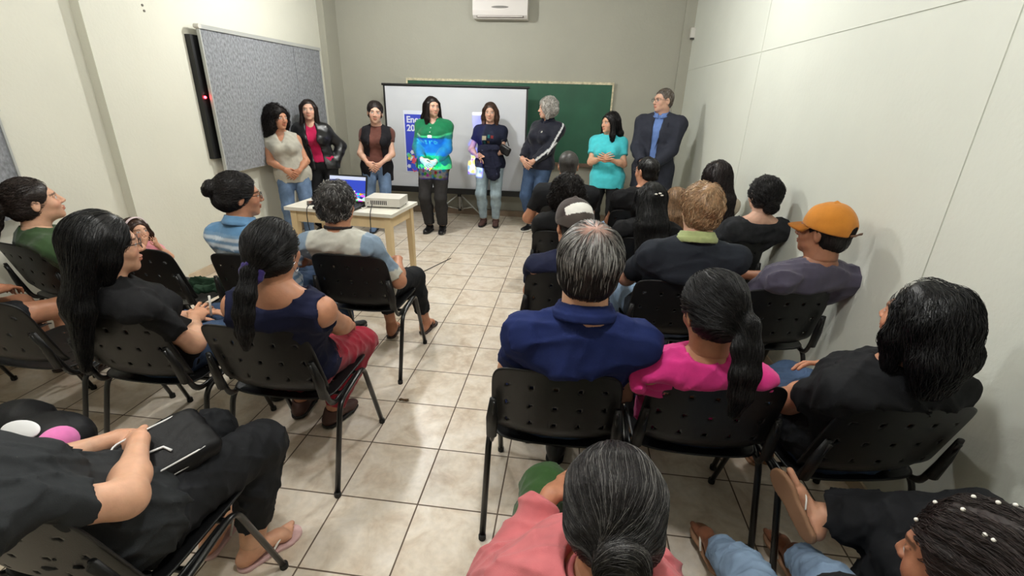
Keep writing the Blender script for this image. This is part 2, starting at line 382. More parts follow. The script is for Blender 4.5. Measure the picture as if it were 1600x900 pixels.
# ------------------------------------------------------------------ implicit-surface modelling for people, clothing and hair
def V3(*a): return np.array(a[0] if len(a) == 1 else a, np.float64)
def unit(v):
    v = np.asarray(v, float); return v / (np.linalg.norm(v) + 1e-12)
def lerp(a, b, t): return a + (b - a) * t
class Shape:
    def __init__(s): s.ops = []; s.fold = None
    def add(s, f, lo, hi, k=.01, mode='a'):
        s.ops.append((f, np.asarray(lo, float) - k, np.asarray(hi, float) + k, k, mode)); return s
    def cone(s, a, b, ra, rb, k=.02, w=None, sx=1., mode='a', cut=None, cut0=None):
        """tapered capsule a->b; widened by sx along w; flat-cut beyond b (cut) or before a (cut0), both lengths past the ends"""
        a = V3(a); b = V3(b); ab = b - a; L = np.linalg.norm(ab) + 1e-9; ax = ab / L
        if w is not None: w = unit(w); q = 1 / sx - 1
        def f(P):
            d = P - a.astype(P.dtype)
            if w is not None:
                ww = w.astype(P.dtype); d = d + np.outer(d @ ww, ww) * P.dtype.type(q)
                e = ab + w * (ab @ w) * q
            else: e = ab
            LL = float(e @ e) + 1e-12; e_ = e.astype(P.dtype)
            t0 = (d @ e_) / LL; t = np.clip(t0, 0, 1)
            r = np.sqrt(((d - t[:, None] * e_) ** 2).sum(1)) - (ra + (rb - ra) * t)
            if cut is not None: r = np.maximum(r, (P - b) @ ax - cut)
            if cut0 is not None: r = np.maximum(r, -((P - a) @ ax) - cut0)
            return r
        m_ = max(ra, rb) * max(sx, 1)
        return s.add(f, np.minimum(a, b) - m_, np.maximum(a, b) + m_, k, mode)
    def ell(s, c, r, M=None, k=.02, mode='a'):
        """ellipsoid; M rows are the local axes"""
        c = V3(c); r = V3(r); M = np.eye(3) if M is None else np.asarray(M)
        Mr = (M / r[:, None]).T; Mr2 = (M / (r * r)[:, None]).T
        def f(P):
            d = P - c; k0 = np.sqrt(((d @ Mr) ** 2).sum(1)); k1 = np.sqrt(((d @ Mr2) ** 2).sum(1)) + 1e-9
            return k0 * (k0 - 1) / k1
        m_ = r.max(); return s.add(f, c - m_, c + m_, k, mode)
    def sph(s, c, r, k=.01, mode='a'): return s.cone(c, V3(c) + (0, 0, 1e-5), r, r, k, mode=mode)
    def plane(s, p, n, k=.003):
        """keep the side opposite to n"""
        p = V3(p); n = unit(n)
        s.ops.append((lambda P: (P - p) @ n, None, None, k, 'i')); return s
    def torus(s, c, M, rx, ry, r, k=.005, h=0):
        c = V3(c); M = np.asarray(M)
        def f(P):
            d = (P - c) @ M.T; q = np.sqrt((d[:, 0] / rx) ** 2 + (d[:, 1] / ry) ** 2) + 1e-9
            rad = (q - 1) * (rx + ry) / 2
            z = d[:, 2]; z = z - np.clip(z, -h, h)
            return np.sqrt(rad * rad + z * z) - r
        m_ = max(rx, ry) + r + h
        return s.add(f, c - m_, c + m_, k)
    def box(s, c, M, hs, r=.005, k=.004, mode='a'):
        c = V3(c); M = np.asarray(M); hs = V3(hs) - r
        def f(P):
            q = np.abs((P - c) @ M.T) - hs
            return np.sqrt((np.maximum(q, 0) ** 2).sum(1)) + np.minimum(q.max(1), 0) - r
        m_ = np.linalg.norm(hs) + r; return s.add(f, c - m_, c + m_, k, mode)
    def __call__(s, P, pad=.05):
        d = np.full(len(P), 9., P.dtype)
        for f, lo, hi, k, mode in s.ops:
            if lo is None: idx = None; Q = P; cur = d
            else:
                mk = ((P > lo - pad) & (P < hi + pad)).all(1)
                idx = np.flatnonzero(mk)
                if not len(idx): continue
                Q = P[idx]; cur = d[idx]
            v = f(Q).astype(P.dtype)
            if mode == 'a':
                h = np.maximum(k - np.abs(cur - v), 0) / k; n = np.minimum(cur, v) - h * h * k * .25
            elif mode == 's':
                v = -v; h = np.maximum(k - np.abs(cur - v), 0) / k; n = np.maximum(cur, v) + h * h * k * .25
            else:
                h = np.maximum(k - np.abs(cur - v), 0) / k; n = np.maximum(cur, v) + h * h * k * .25
            if idx is None: d = n
            else: d[idx] = n
        if s.fold is not None: d = d + s.fold(P).astype(P.dtype)
        return d
    def bounds(s):
        lo = np.min([o[1] for o in s.ops if o[4] == 'a'], axis=0); hi = np.max([o[2] for o in s.ops if o[4] == 'a'], axis=0)
        return lo - .02, hi + .02
    def mesh(s, res, lo=None, hi=None):
        l0, h0 = s.bounds()
        if lo is not None: l0, h0 = np.maximum(l0, lo), np.minimum(h0, hi)
        B = 8; n = np.ceil((h0 - l0) / (res * B)).astype(int) + 1
        cs = B * res
        g = np.stack(np.meshgrid(*[np.arange(k) for k in n], indexing='ij'), -1).reshape(-1, 3)
        cen = (l0 + (g * B + (B - 1) / 2) * res).astype(np.float32)
        dc = s(cen, pad=cs * 1.2 + .03)
        sel = np.abs(dc) < cs * .9 + .02
        N = n * B
        vals = np.where(dc < 0, -1., 1.).astype(np.float32).reshape(n)
        vals = vals.repeat(B, 0).repeat(B, 1).repeat(B, 2)
        o3 = np.stack(np.meshgrid(*[np.arange(B)] * 3, indexing='ij'), -1).reshape(-1, 3)
        gi = (g[sel][:, None] * B + o3[None]).reshape(-1, 3)
        CH = 400000
        for i in range(0, len(gi), CH):
            q = gi[i:i + CH]
            vals[q[:, 0], q[:, 1], q[:, 2]] = s((l0 + q * res).astype(np.float32))
        vals[0] = vals[-1] = 1; vals[:, 0] = vals[:, -1] = 1; vals[:, :, 0] = vals[:, :, -1] = 1
        return snet(vals, l0, res)
def snet(v, l0, res):
    s = v < 0
    a = s[:-1] | s[1:]; a = a[:, :-1] | a[:, 1:]; a = a[:, :, :-1] | a[:, :, 1:]
    b = s[:-1] & s[1:]; b = b[:, :-1] & b[:, 1:]; b = b[:, :, :-1] & b[:, :, 1:]
    cell = np.argwhere(a & ~b)
    if not len(cell): return np.zeros((0, 3)), np.zeros((0, 4), int)
    cid = np.full(a.shape, -1, np.int32); cid[tuple(cell.T)] = np.arange(len(cell))
    acc = np.zeros((len(cell), 3)); cnt = np.zeros(len(cell))
    cor = [(i, j, k) for i in (0, 1) for j in (0, 1) for k in (0, 1)]
    vv = {c: v[cell[:, 0] + c[0], cell[:, 1] + c[1], cell[:, 2] + c[2]] for c in cor}
    for c in cor:
        for ax in range(3):
            if c[ax]: continue
            e = list(c); e[ax] = 1; e = tuple(e)
            va, vb = vv[c], vv[e]; mk = (va < 0) != (vb < 0)
            t = np.where(mk, va / np.where(mk, va - vb, 1), 0)
            p = np.array(c, float)[None].repeat(len(cell), 0); p[:, ax] += t
            acc += p * mk[:, None]; cnt += mk
    P = l0 + (cell + acc / cnt[:, None]) * res
    Q = []
    for ax in range(3):
        u, w = [(1, 2), (2, 0), (0, 1)][ax]
        sl0 = [slice(None)] * 3; sl1 = [slice(None)] * 3; sl0[ax] = slice(None, -1); sl1[ax] = slice(1, None)
        s0, s1 = s[tuple(sl0)], s[tuple(sl1)]
        ed = np.argwhere(s0 != s1)
        ed = ed[(ed[:, u] > 0) & (ed[:, w] > 0) & (ed[:, u] < a.shape[u]) & (ed[:, w] < a.shape[w])]
        ins = s0[tuple(ed.T)]
        def cc(du, dw):
            q = ed.copy(); q[:, u] -= du; q[:, w] -= dw; return cid[tuple(q.T)]
        q = np.stack([cc(1, 1), cc(0, 1), cc(0, 0), cc(1, 0)], 1)
        q[~ins] = q[~ins][:, ::-1]; Q.append(q)
    Q = np.concatenate(Q); Q = Q[(Q >= 0).all(1)]
    return P, Q
def folds(amp, seed, freq=26., axis=(0, 0, 1), stretch=.35):
    """soft cloth creases: warped ridges, longer along axis"""
    r = np.random.default_rng(seed); ax = unit(axis); freq = freq * 2.9
    K = []
    for i in range(5):
        d = unit(r.normal(size=3)); d = unit(d - ax * (d @ ax) * (1 - stretch)); K.append((d * freq * r.uniform(.5, 1.5), r.uniform(0, 6.28), unit(r.normal(size=3)) * freq * .35, r.uniform(0, 6.28)))
    def f(P):
        o = 0
        for k, ph, k2, p2 in K:
            w = np.sin(P @ k2.astype(P.dtype) + p2)
            o = o + (1 - np.abs(np.sin(P @ k.astype(P.dtype) * .5 + ph + 1.6 * w))) ** 2 * (w * .5 + .5)
        return -(o / 5 - .18) * amp * 3.8
    return f
def field_noise(amp, freq, seed):
    r = np.random.default_rng(seed); K = [(unit(r.normal(size=3)) * freq * r.uniform(.6, 1.5), r.uniform(0, 6.28)) for _ in range(7)]
    def f(P):
        o = 0
        for i, (k, ph) in enumerate(K):
            k3, p3 = K[(i + 3) % 7]
            o = o + np.sin(P @ k.astype(P.dtype) + ph + 1.3 * np.sin(P @ k3.astype(P.dtype) * .7 + p3))
        return o / 7 * amp * 1.8
    return f
def ik(a, t, l1, l2, hint):
    a, t = V3(a), V3(t); d = t - a; D = np.linalg.norm(d); D2 = min(D, (l1 + l2) * .995)
    D2 = max(D2, abs(l1 - l2) + .01); u = d / D; t = a + u * D2
    x = (l1 * l1 - l2 * l2 + D2 * D2) / (2 * D2); h = math.sqrt(max(l1 * l1 - x * x, 0))
    hn = V3(hint) - u * (V3(hint) @ u); hn = unit(hn)
    return a + u * x + hn * h, t
def rot_axes(th, yaw=0, pitch=0, roll=0):
    """rows right, forward, up for a body facing +Y turned by th (radians ccw), then yaw/pitch(up)/roll in degrees"""
    M = Matrix.Rotation(th + R(yaw), 3, 'Z') @ Matrix.Rotation(R(pitch), 3, 'X') @ Matrix.Rotation(R(roll), 3, 'Y')
    return np.array(M).T.copy()

SKIN = {'fair': (200, 158, 136), 'light': (205, 158, 130), 'tan': (178, 126, 98), 'brown': (140, 94, 70)}
def skin_mat(tone):
    n = 'skin_' + tone
    if n in MATS: return MATS[n]
    mt = mat(n, SKIN[tone], .5, var=.07, scale=40, bump=.15, bscale=300, attr=True, spec=.4)
    b = mt.node_tree.nodes['Principled BSDF']
    b.inputs['Subsurface Weight'].default_value = .12; b.inputs['Subsurface Radius'].default_value = (.02, .008, .004); b.inputs['Subsurface Scale'].default_value = .4
    return mt
def cloth(name, col, rough=.85, var=.08, denim=False, glossy=False, sheen=.15):
    if name in MATS: return MATS[name]
    if denim: return mat(name, col, .85, var=.22, scale=14, bump=.5, bscale=700, spec=.2, detail=6)
    if glossy: return mat(name, col, .38, var=.1, scale=20, bump=.3, bscale=60, spec=.5)
    return mat(name, col, rough, var=var, scale=25, bump=.35, bscale=500, spec=.2, sheen=sheen if sum(col) > 150 else 0)
def hair_mat(name, rough=.45, spec=.32):
    return mat(name, (30, 26, 24), rough, var=.3, scale=60, bump=.6, bscale=120, spec=spec, attr=True)

def head_shape(H, M, sc, fem=1., neck=None, ear=True):
    """skull, face, ears and neck; H centre, M rows right/forward/up"""
    h = lambda x, y, z: H + sc * (x * M[0] + y * M[1] + z * M[2])
    s = Shape(); E = lambda c, r, k, mode='a': s.ell(h(*c), V3(r) * sc, M, k * sc, mode)
    E((0, -.016, .03), (.073, .091, .083), .01)
    E((0, .030, -.022), (.056, .060, .086), .03)
    E((0, .026, -.068), (.050 if fem else .056, .052, .034), .02)
    E((0, .066, -.093), (.019, .016, .015), .022)
    s.cone(h(-.030, .076, .020), h(.030, .076, .020), .011 * sc, .011 * sc, .016 * sc)
    for q in (-1, 1):
        E((q * .031, .098, .000), (.017, .014, .012), .012, 's')
        E((q * .031, .0735, .000), (.0135, .0125, .0125), .003)
        s.cone(h(q * .018, .083, .009), h(q * .045, .077, .007), .0035 * sc, .003 * sc, .004 * sc)
        E((q * .036, .058, -.030), (.022, .020, .020), .02)
    s.cone(h(0, .085, .010), h(0, .104, -.028), .0075 * sc, .0105 * sc, .010 * sc)
    for q in (-1, 1): E((q * .011, .095, -.032), (.0085, .009, .007), .006)
    E((0, .086, -.056), (.022, .011, .0055), .004); E((0, .0845, -.0665), (.019, .0105, .0065), .004)
    E((0, .098, -.0612), (.020, .004, .0012), .003, 's')
    if ear:
        for q in (-1, 1):
            Me = np.stack([unit(M[0] + q * M[1] * .35), unit(M[1] - q * M[0] * .35 - .25 * M[2]), unit(M[2] + .25 * M[1])])
            s.ell(h(q * .075, -.008, -.006), V3(.009, .019, .032) * sc, Me, .006 * sc)
            s.ell(h(q * .084, .000, -.002), V3(.007, .010, .018) * sc, Me, .005 * sc, 's')
    if neck is not None:
        r = (.049 if fem else .058) * sc
        s.cone(h(0, -.018, -.055), neck, r, r * 1.12, .03 * sc)
    return s
def face_colors(P, H, M, sc, base, lip=None):
    d = ((P - H) @ M.T) / sc; x, y, z = d.T; c = np.tile(np.array(base), (len(P), 1)).astype(float)
    front = y > .055
    def mixc(mask, col, a):
        c[mask] = c[mask] * (1 - a) + np.array(col) * a
    ch = np.exp(-(((np.abs(x) - .038) / .018) ** 2 + ((z + .028) / .018) ** 2)) * front
    c[:] = c * (1 - .22 * ch[:, None] * np.array([0, .7, .6]))
    lipm = front & (np.abs(x) < .022 * (1 - ((z + .061) / .014) ** 2 * .5)) & (z < -.050) & (z > -.073) & (y > .07)
    mixc(lipm, lip if lip is not None else np.array(base) * (.75, .42, .42), .75)
    brow = front & (np.abs(np.abs(x) - .031) < .019) & (np.abs(z - .0215 + (np.abs(np.abs(x) - .028) * .2)) < .0045)
    mixc(brow, (.02, .014, .01), .75)
    e = front & (np.hypot(np.abs(x) - .031, z) < .0125) & (np.abs(z + .001) < .0062) & (y > .068)
    mixc(e, (.62, .6, .58), .9)
    mixc(e & (np.hypot(np.abs(x) - .031, z) < .0058), (.015, .01, .008), .95)
    lash = front & (np.abs(np.abs(x) - .031) < .0135) & (np.abs(z - .0075) < .0018)
    mixc(lash, (.02, .015, .012), .8)
    return c
def hand_ops(s, W, d, n, side, sc, curl=.5, spread=.12):
    """palm, four fingers and thumb; d points along the hand, n is the palm's normal (the side the fingers close to), side +1 puts the thumb on +lat"""
    d = unit(d); n = unit(n - d * (n @ d)); lat = np.cross(n, d)
    K = W + d * .082 * sc
    s.cone(W, W + d * .02 * sc, .0205 * sc, .019 * sc, .012, w=lat, sx=1.3)
    s.cone(W + d * .018 * sc, W + d * .070 * sc, .0145 * sc, .0125 * sc, .012 * sc, w=lat, sx=2.35)
    L = [(.041, .026, .021), (.045, .029, .023), (.041, .027, .021), (.032, .021, .018)]
    for i in range(4):
        o = (1.5 - i) * side; b = K + lat * (o * .0185 * sc) - d * (abs(o - .5 * side) * .004 * sc)
        dd = unit(d + lat * o * spread); a = curl * (.55 + .08 * i); p = b - d * .012 * sc
        rr = [.0088, .0082, .0074, .0064]
        dirs = []
        for j in range(3):
            a_ = curl * (.45, 1.35, 1.9)[j] * (1 + .06 * i); dirs.append(dd * math.cos(a_) + n * math.sin(a_))
        for j in range(3):
            q = p + dirs[j] * (L[i][j] + (.012 if j == 0 else 0)) * sc
            s.cone(p, q, rr[j] * sc, rr[j + 1] * sc, .003 * sc); p = q
    t0 = W + d * .022 * sc + lat * side * .021 * sc + n * .004 * sc
    td = unit(lat * side * .75 + d * .7 + n * .35); t1 = t0 + td * .036 * sc
    t2 = t1 + unit(d + lat * side * .15 + n * .35 * (1 + curl)) * .029 * sc; t3 = t2 + unit(d - lat * side * .12 + n * .4 * (1 + curl)) * .022 * sc
    s.cone(t0, t1, .0135 * sc, .011 * sc, .01 * sc); s.cone(t1, t2, .0102 * sc, .0092 * sc, .003 * sc); s.cone(t2, t3, .0092 * sc, .0075 * sc, .003 * sc)
def foot_ops(s, A, fd, sc, up=(0, 0, 1), shoe=False):
    """A ankle joint, fd horizontal toe direction; the sole lies .075 below A"""
    fd = unit(fd); up = unit(V3(up)); lat = np.cross(fd, up); g = lambda f, l, u: A + sc * (fd * f + lat * l + up * (u - .075))
    e = .006 if shoe else 0
    s.cone(A, g(-.012, 0, .045), .036 * sc + e, .034 * sc + e, .02)
    s.ell(g(-.032, 0, .030), V3(.030 + e, .036 + e, .032 + e) * sc, np.stack([lat, fd, up]), .02)
    s.cone(g(0, 0, .050), g(.105, .0, .026), .030 * sc + e, .020 * sc + e, .02, w=lat, sx=1.35)
    s.cone(g(.09, -.012, .022), g(.105, .014, .021), .021 * sc + e, .019 * sc + e, .02)
    if shoe: s.ell(g(.135, .0, .022), V3(.040, .045, .024) * sc, np.stack([lat, fd, up]), .02)
    else:
        for i, o in enumerate((-.030, -.012, .002, .015, .027)):
            s.cone(g(.115 - i * .003, o * .9, .018), g(.158 - i * .009 - (0 if i else .0), o, .013), (.0125, .009, .0085, .008, .0078)[i] * sc, (.0115, .0082, .0078, .0072, .007)[i] * sc, .005)
# ------------------------------------------------------------------ hair
def trace_strands(shape, guides, seeds, n, steps, step, rad, off, wob=.0, seed=0, grav=0.):
    """strand centre lines that follow the guide polylines over the hair surface"""
    r = np.random.default_rng(seed)
    G = []; T = []
    for g in guides:
        g = np.asarray(g, float)
        gg = np.concatenate([np.linspace(g[i], g[i + 1], 6)[:-1] for i in range(len(g) - 1)] + [g[-1:]])
        t = np.gradient(gg, axis=0); t /= np.linalg.norm(t, axis=1)[:, None] + 1e-9
        G.append(gg); T.append(t)
    G = np.concatenate(G); T = np.concatenate(T)
    P = seeds[r.integers(0, len(seeds), n)].astype(float) + r.normal(size=(n, 3)) * .002
    O = r.uniform(-.001, 1, n) * off
    ph = r.uniform(0, 6.28, n); fr = r.uniform(.5, 1.2, n)
    out = []; e = 1e-3
    def grad(P):
        g = np.stack([shape(P + np.eye(3)[i] * e) - shape(P - np.eye(3)[i] * e) for i in range(3)], 1)
        return g / (np.linalg.norm(g, axis=1)[:, None] + 1e-9)
    D = None
    for k in range(steps):
        N = grad(P); d = shape(P)
        P = P - N * np.clip(d - O, -.02, .02)[:, None]
        out.append(P.copy())
        w = ((P[:, None] - G[None]) ** 2).sum(2); w = 1 / (w + 2e-4) ** 2
        t = w @ T; t /= np.linalg.norm(t, axis=1)[:, None] + 1e-9
        if grav: t[:, 2] -= grav
        if wob: t = t + np.cross(t, N) * (wob * np.sin(ph + k * fr))[:, None]
        t -= N * (t * N).sum(1)[:, None]; t /= np.linalg.norm(t, axis=1)[:, None] + 1e-9
        D = t if D is None else .5 * D + .5 * t
        P = P + D * step
    return np.stack(out, 1)
def strands_mesh(S, rad, cols, sides=3):
    """S (n,k,3) -> thin tapering tubes"""
    n, k, _ = S.shape
    T = np.gradient(S, axis=1); T /= np.linalg.norm(T, axis=2)[..., None] + 1e-9
    up = np.array([.31, .52, .79]); a = np.cross(T, up); a /= np.linalg.norm(a, axis=2)[..., None] + 1e-9; b = np.cross(T, a)
    taper = np.interp(np.linspace(0, 1, k), [0, .1, .7, 1], [.3, 1, 1, .15]) * rad
    V = []
    for j in range(sides):
        an = j * 2 * np.pi / sides
        V.append(S + (a * math.cos(an) + b * math.sin(an)) * taper[None, :, None])
    V = np.stack(V, 2).reshape(-1, 3)
    i0 = (np.arange(n)[:, None, None] * k + np.arange(k - 1)[None, :, None]) * sides
    j = np.arange(sides)[None, None]; j2 = (j + 1) % sides
    F = np.stack([i0 + j, i0 + j2, i0 + sides + j2, i0 + sides + j], -1).reshape(-1, 4)
    return V, F, np.repeat(cols, k * sides, axis=0)
def hair_build(k, parent, base):
    """k: person record with joints; builds the hair mesh (shell and strands in one object)"""
    st = k['hair']; H, M, sc = k['H'], k['M'], k['hsc']; style = st['style']
    h = lambda x, y, z: H + sc * (x * M[0] + y * M[1] + z * M[2])
    th = st.get('th', .010); s = Shape(); dn = V3(0, 0, -1.)
    body = k['cage']
    col = np.array(s2l(st['col'])[:3]); res = st.get('res', .006)
    back = -M[1]; back_h = unit(back * (1, 1, 0)); rt = unit(M[0] * (1, 1, 0))
    vol = st.get('vol', 0.)
    s.ell(h(0, -.020, .033), V3(.076 + th + vol, .092 + th + vol * .7, .083 + th + vol * .7) * sc, M, .01)
    if style == 'short':
        s.ell(h(0, -.045, -.03), V3(.068 + th * .6 + vol, .058 + th, .055) * sc, M, .02)
        s.ell(h(0, .112, -.045), V3(.080, .092, .100) * sc, M, .008, 's')
        s.plane(h(0, -.06, -.082 if not st.get('low') else -.1), -M[2], .01)
        for q in (-1, 1): s.ell(h(q * .088, .012, -.022), V3(.030, .034, .040) * sc, M, .006, 's')
        gd = [[h(0, -.06, .12), h(x * .06, .0 - .05 * abs(x), .11), h(x * .09, -.03, .03), h(x * .075, -.06, -.07)] for x in (-1, -.5, .5, 1)] + \
             [[h(0, -.06, .12), h(x, -.12, .06), h(x, -.11, -.02), h(x, -.09, -.08)] for x in (-.03, 0, .03)] + [[h(x * .6, -.05, .12), h(x, .03, .11), h(x, .07, .08)] for x in (-.03, 0, .03)]
        steps, step = st.get('steps', 5), .008
    else:
        s.ell(h(0, .118, -.030), V3(.066, .088, .100) * sc, M, .010, 's')
        if style == 'braids':
            s.ell(h(0, -.045, -.02), V3(.066 + th, .060 + th, .060) * sc, M, .02); gd = []; rb = np.random.default_rng(5)
            for i in range(11):
                a = -1.25 + 2.5 * i / 10; c_ = []
                for t in np.linspace(.12, 1, 9):
                    el = t * 2.55 - .15; X = math.sin(a) * .083 * math.sin(min(el, 1.57) if el < 1.57 else 1.57) ; Y = math.cos(el) * .098 - .018; Z = math.sin(el) * .098 * max(.25, math.cos(a)) + .026
                    c_.append(h(X, Y, Z))
                c_ += [c_[-1] + dn * .05 * j_ + back_h * .02 * j_ for j_ in (1, 2, 3)]
                c_ = np.array(c_); gd.append(c_)
                L2 = np.concatenate([np.linspace(c_[j_], c_[j_ + 1], 4)[:-1] for j_ in range(len(c_) - 1)])
                for j_, p_ in enumerate(L2): s.ell(p_ + rt * (.0025 * (-1) ** j_), V3(.0085, .0085, .0085) * sc, None, .003)
                k.setdefault('beads', []).extend([L2[j_] + unit(L2[j_] - H) * .011 for j_ in rb.integers(4, len(L2) - 4, 2)])
            steps, step = 12, .012
        elif style in ('bun', 'pony'):
            tie = V3(st.get('tie', (0, -.115, .0))); tp = h(*tie)
            s.ell(h(0, -.045, -.02), V3(.068 + th, .060 + th, .060) * sc, M, .025)
            s.plane(h(0, -.06, -.085), -M[2] + M[1] * .2, .012)
            for q in (-1, 1): s.ell(h(q * .090, .010, -.026), V3(.026, .030, .036) * sc, M, .008, 's')
            s.cone(h(0, -.08, 0), tp, .05 * sc, .022 * sc, .03)
            gd = [[h(0, .075, .085), h(x * .06, .03, .115), h(x * .09, -.04, .08), lerp(h(x * .06, -.09, .03), tp, .5), tp] for x in (-1, -.5, 0, .5, 1)] + \
                 [[h(x * .075, .04, .02), h(x * .09, -.03, .03), h(x * .06, -.085, .01), tp] for x in (-1, 1)] + \
                 [[h(x * .06, -.05, -.08), h(x * .05, -.08, -.04), tp] for x in (-1, 0, 1)]
            if style == 'bun':
                br = st.get('br', .038) * sc; bc = tp + (tp - h(0, -.05, tie[2])) * .25 + M[1] * -.008
                ax = unit(tp - h(0, -.03, .0))
                a1 = unit(np.cross(ax, M[2])); a2 = np.cross(ax, a1)
                s.ell(bc, V3(br * .9, br * .72, br * .9), np.stack([a1, ax, a2]), .010)
                for i in range(3):
                    an = i * 2.2 + .4; c2 = bc + (a1 * math.cos(an) + a2 * math.sin(an)) * br * .45 + ax * br * .2
                    s.ell(c2, V3(br * .62, br * .45, br * .5), np.stack([unit(a1 * -math.sin(an) + a2 * math.cos(an)), ax, unit(a1 * math.cos(an) + a2 * math.sin(an))]), .006)
                cir = [bc + (a1 * math.cos(t) + a2 * math.sin(t)) * br * .85 + ax * br * .3 for t in np.linspace(0, 6.0, 12)]
                gd.append(cir); gd.append([bc + (a1 * math.cos(t) + a2 * math.sin(t)) * br * .35 + ax * br * .7 for t in np.linspace(0, 6.0, 12)])
            else:
                pts = [tp, tp + back_h * .025 * sc + V3(0, 0, .004)]
                L = st.get('len', .3); bk = st.get('out', .0)
                sd = rt * st.get('side', 0.)
                ob_ = (.075 if k['seated'] else .05)
                for t in (.25, .5, .75, 1.): pts.append(tp + back_h * (.035 * sc + bk * t + ob_ * min(1, t * 1.6)) + sd * t + dn * L * t)
                rr = [.020, .024, .028, .028, .022, .008]
                rr = [x * st.get('pr', 1.) for x in rr]
                for i in range(len(pts) - 1): s.cone(pts[i], pts[i + 1], rr[i] * sc, rr[i + 1] * sc, .015, w=rt, sx=st.get('wide', 1.25))
                gd.append(pts); gd.append([p + rt * .02 for p in pts[1:]]); gd.append([p - rt * .02 for p in pts[1:]])
            steps, step = st.get('steps', 14), .011
        elif style in ('long', 'bob'):
            L = st.get('len', .3 if style == 'long' else .13); W = st.get('w', .075) * sc
            bot = H + dn * L + back_h * (st.get('out', .035) + (.17 if k['seated'] else .09) * min(1, max(0, L - .12) / .15))
            s.ell(h(0, -.045, -.02), V3(.078 + th + vol, .062 + th + vol * .5, .075) * sc, M, .02)
            fr = st.get('front', .35)
            for x in (-.8, 0, .8):
                top = h(x * .060, -.070 + .02 * abs(x), .02); e = bot + rt * x * W * st.get('flare', 1.)
                e[2] += .015 * abs(x)
                s.cone(top, lerp(top, e, .5) + back_h * .015, .040 * sc, .036 * sc, .03, w=rt, sx=1.3)
                s.cone(lerp(top, e, .5) + back_h * .015, e, .036 * sc, st.get('tip', .018) * sc, .03, w=rt, sx=1.5)
            for q in ((-1, 1) if st.get('sides', True) else ()):
                a = h(q * .074, .020, .035); e2 = H + dn * (L * fr + .07) + rt * q * (.082 * sc) + unit(M[1] * (1, 1, 0)) * st.get('fw', .02)
                s.cone(a, lerp(a, e2, .5) + rt * q * .006, .022 * sc, .026 * sc, .025)
                s.cone(lerp(a, e2, .5) + rt * q * .006, e2, .026 * sc, .014 * sc, .025)
            gd = [[h(.0, .05, .11), h(x * .06, -.02, .118), h(x * .095, -.05, .04), h(x * .085, -.075, -.04), bot + rt * x * W] for x in (-1, -.5, 0, .5, 1)] + \
                 [[h(0, .06, .10), h(q * .055, .05, .09), h(q * .088, .02, .02), H + dn * .12 + rt * q * .085] for q in (-1, 1)]
            steps, step = st.get('steps', 18), .014
        if st.get('cut_body', True) and style in ('long', 'bob', 'pony'):
            pass
    nz = field_noise(st.get('lump', .003) * sc, st.get('lf', 60), st.get('seed', 3))
    s.fold = nz
    P, F = s.mesh(res)
    r = np.random.default_rng(st.get('seed', 3))
    # shell colour: broad locks
    lk = np.abs(np.sin((P @ r.normal(size=3)) * 90 + 4 * np.sin(P @ r.normal(size=3) * 25)))
    tone = .55 + .35 * lk
    grey = st.get('grey', 0.)
    gc = np.array(s2l(st.get('gcol', (170, 168, 165)))[:3])
    C0 = col[None] * tone[:, None]
    zt_ = st.get('zgrey'); loc_ = ((P - H) @ M.T) / sc
    if grey:
        gz = np.ones(len(P)) if zt_ is None else np.clip((loc_[:, 2] - zt_) / .05, 0, 1)
        C0 = C0 * (1 - grey * .35 * gz[:, None]) + gc * grey * .25 * gz[:, None]
    if 'thin' in st:
        tc_, tr_ = st['thin']; w_ = np.exp(-((loc_ - V3(tc_)) ** 2).sum(1) / tr_ ** 2)[:, None] * .7; C0 = C0 * (1 - w_) + np.array(s2l((176, 128, 110))[:3]) * w_
    n = st.get('n', 0)
    if n:
        d = ((P - H) @ M.T) / sc
        seeds = P[(np.abs(s(P.astype(np.float32)) - 0) < .02)]
        S = trace_strands(s, gd, seeds, n, steps, step * sc, 0, st.get('off', .003), wob=st.get('wob', .12), seed=st.get('seed', 3), grav=st.get('grav', 0))
        if st.get('curl'):
            ph = r.uniform(0, 6.28, (n, 1)); t = np.arange(S.shape[1])[None] * st.get('cf', 1.3)
            T = np.gradient(S, axis=1); a = np.cross(T, (0.3, .5, .8)); a /= np.linalg.norm(a, axis=2)[..., None] + 1e-9; b = np.cross(T, a); b /= np.linalg.norm(b, axis=2)[..., None] + 1e-9
            S = S + st['curl'] * (a * np.cos(ph + t)[..., None] + b * np.sin(ph + t)[..., None])
        w = r.uniform(.55, 1.5, (n, 1)); cs = col[None] * w
        if grey:
            lz = ((S[:, 0] - H) @ M.T / sc)[:, 2:3]; g = (r.uniform(size=(n, 1)) < (grey if zt_ is None else grey * 1.6 * np.clip((lz - zt_) / .05, .05, 1))); cs = np.where(g, gc[None] * r.uniform(.5, 1.1, (n, 1)), cs)
        SV, SF, SC = strands_mesh(S, st.get('rad', .0008), cs)
        F = np.concatenate([F, SF + len(P)]); P = np.concatenate([P, SV]); C0 = np.concatenate([C0, SC])
    ho = mesh_np('hair', P - base, F, hair_mat('hair_fibre' if not st.get('dull') else 'hair_fibre_dull', .42 if not st.get('dull') else .6), parent, cols=C0)
    for b_ in k.get('beads', []):
        bm = bmesh.new(); bmesh.ops.create_uvsphere(bm, u_segments=10, v_segments=6, radius=.0032, matrix=Matrix.Translation(Vector(b_ - base))); bm_obj('bead', bm, mat('white_bead', (226, 222, 214), .4), ho, smooth=True)
    return ho

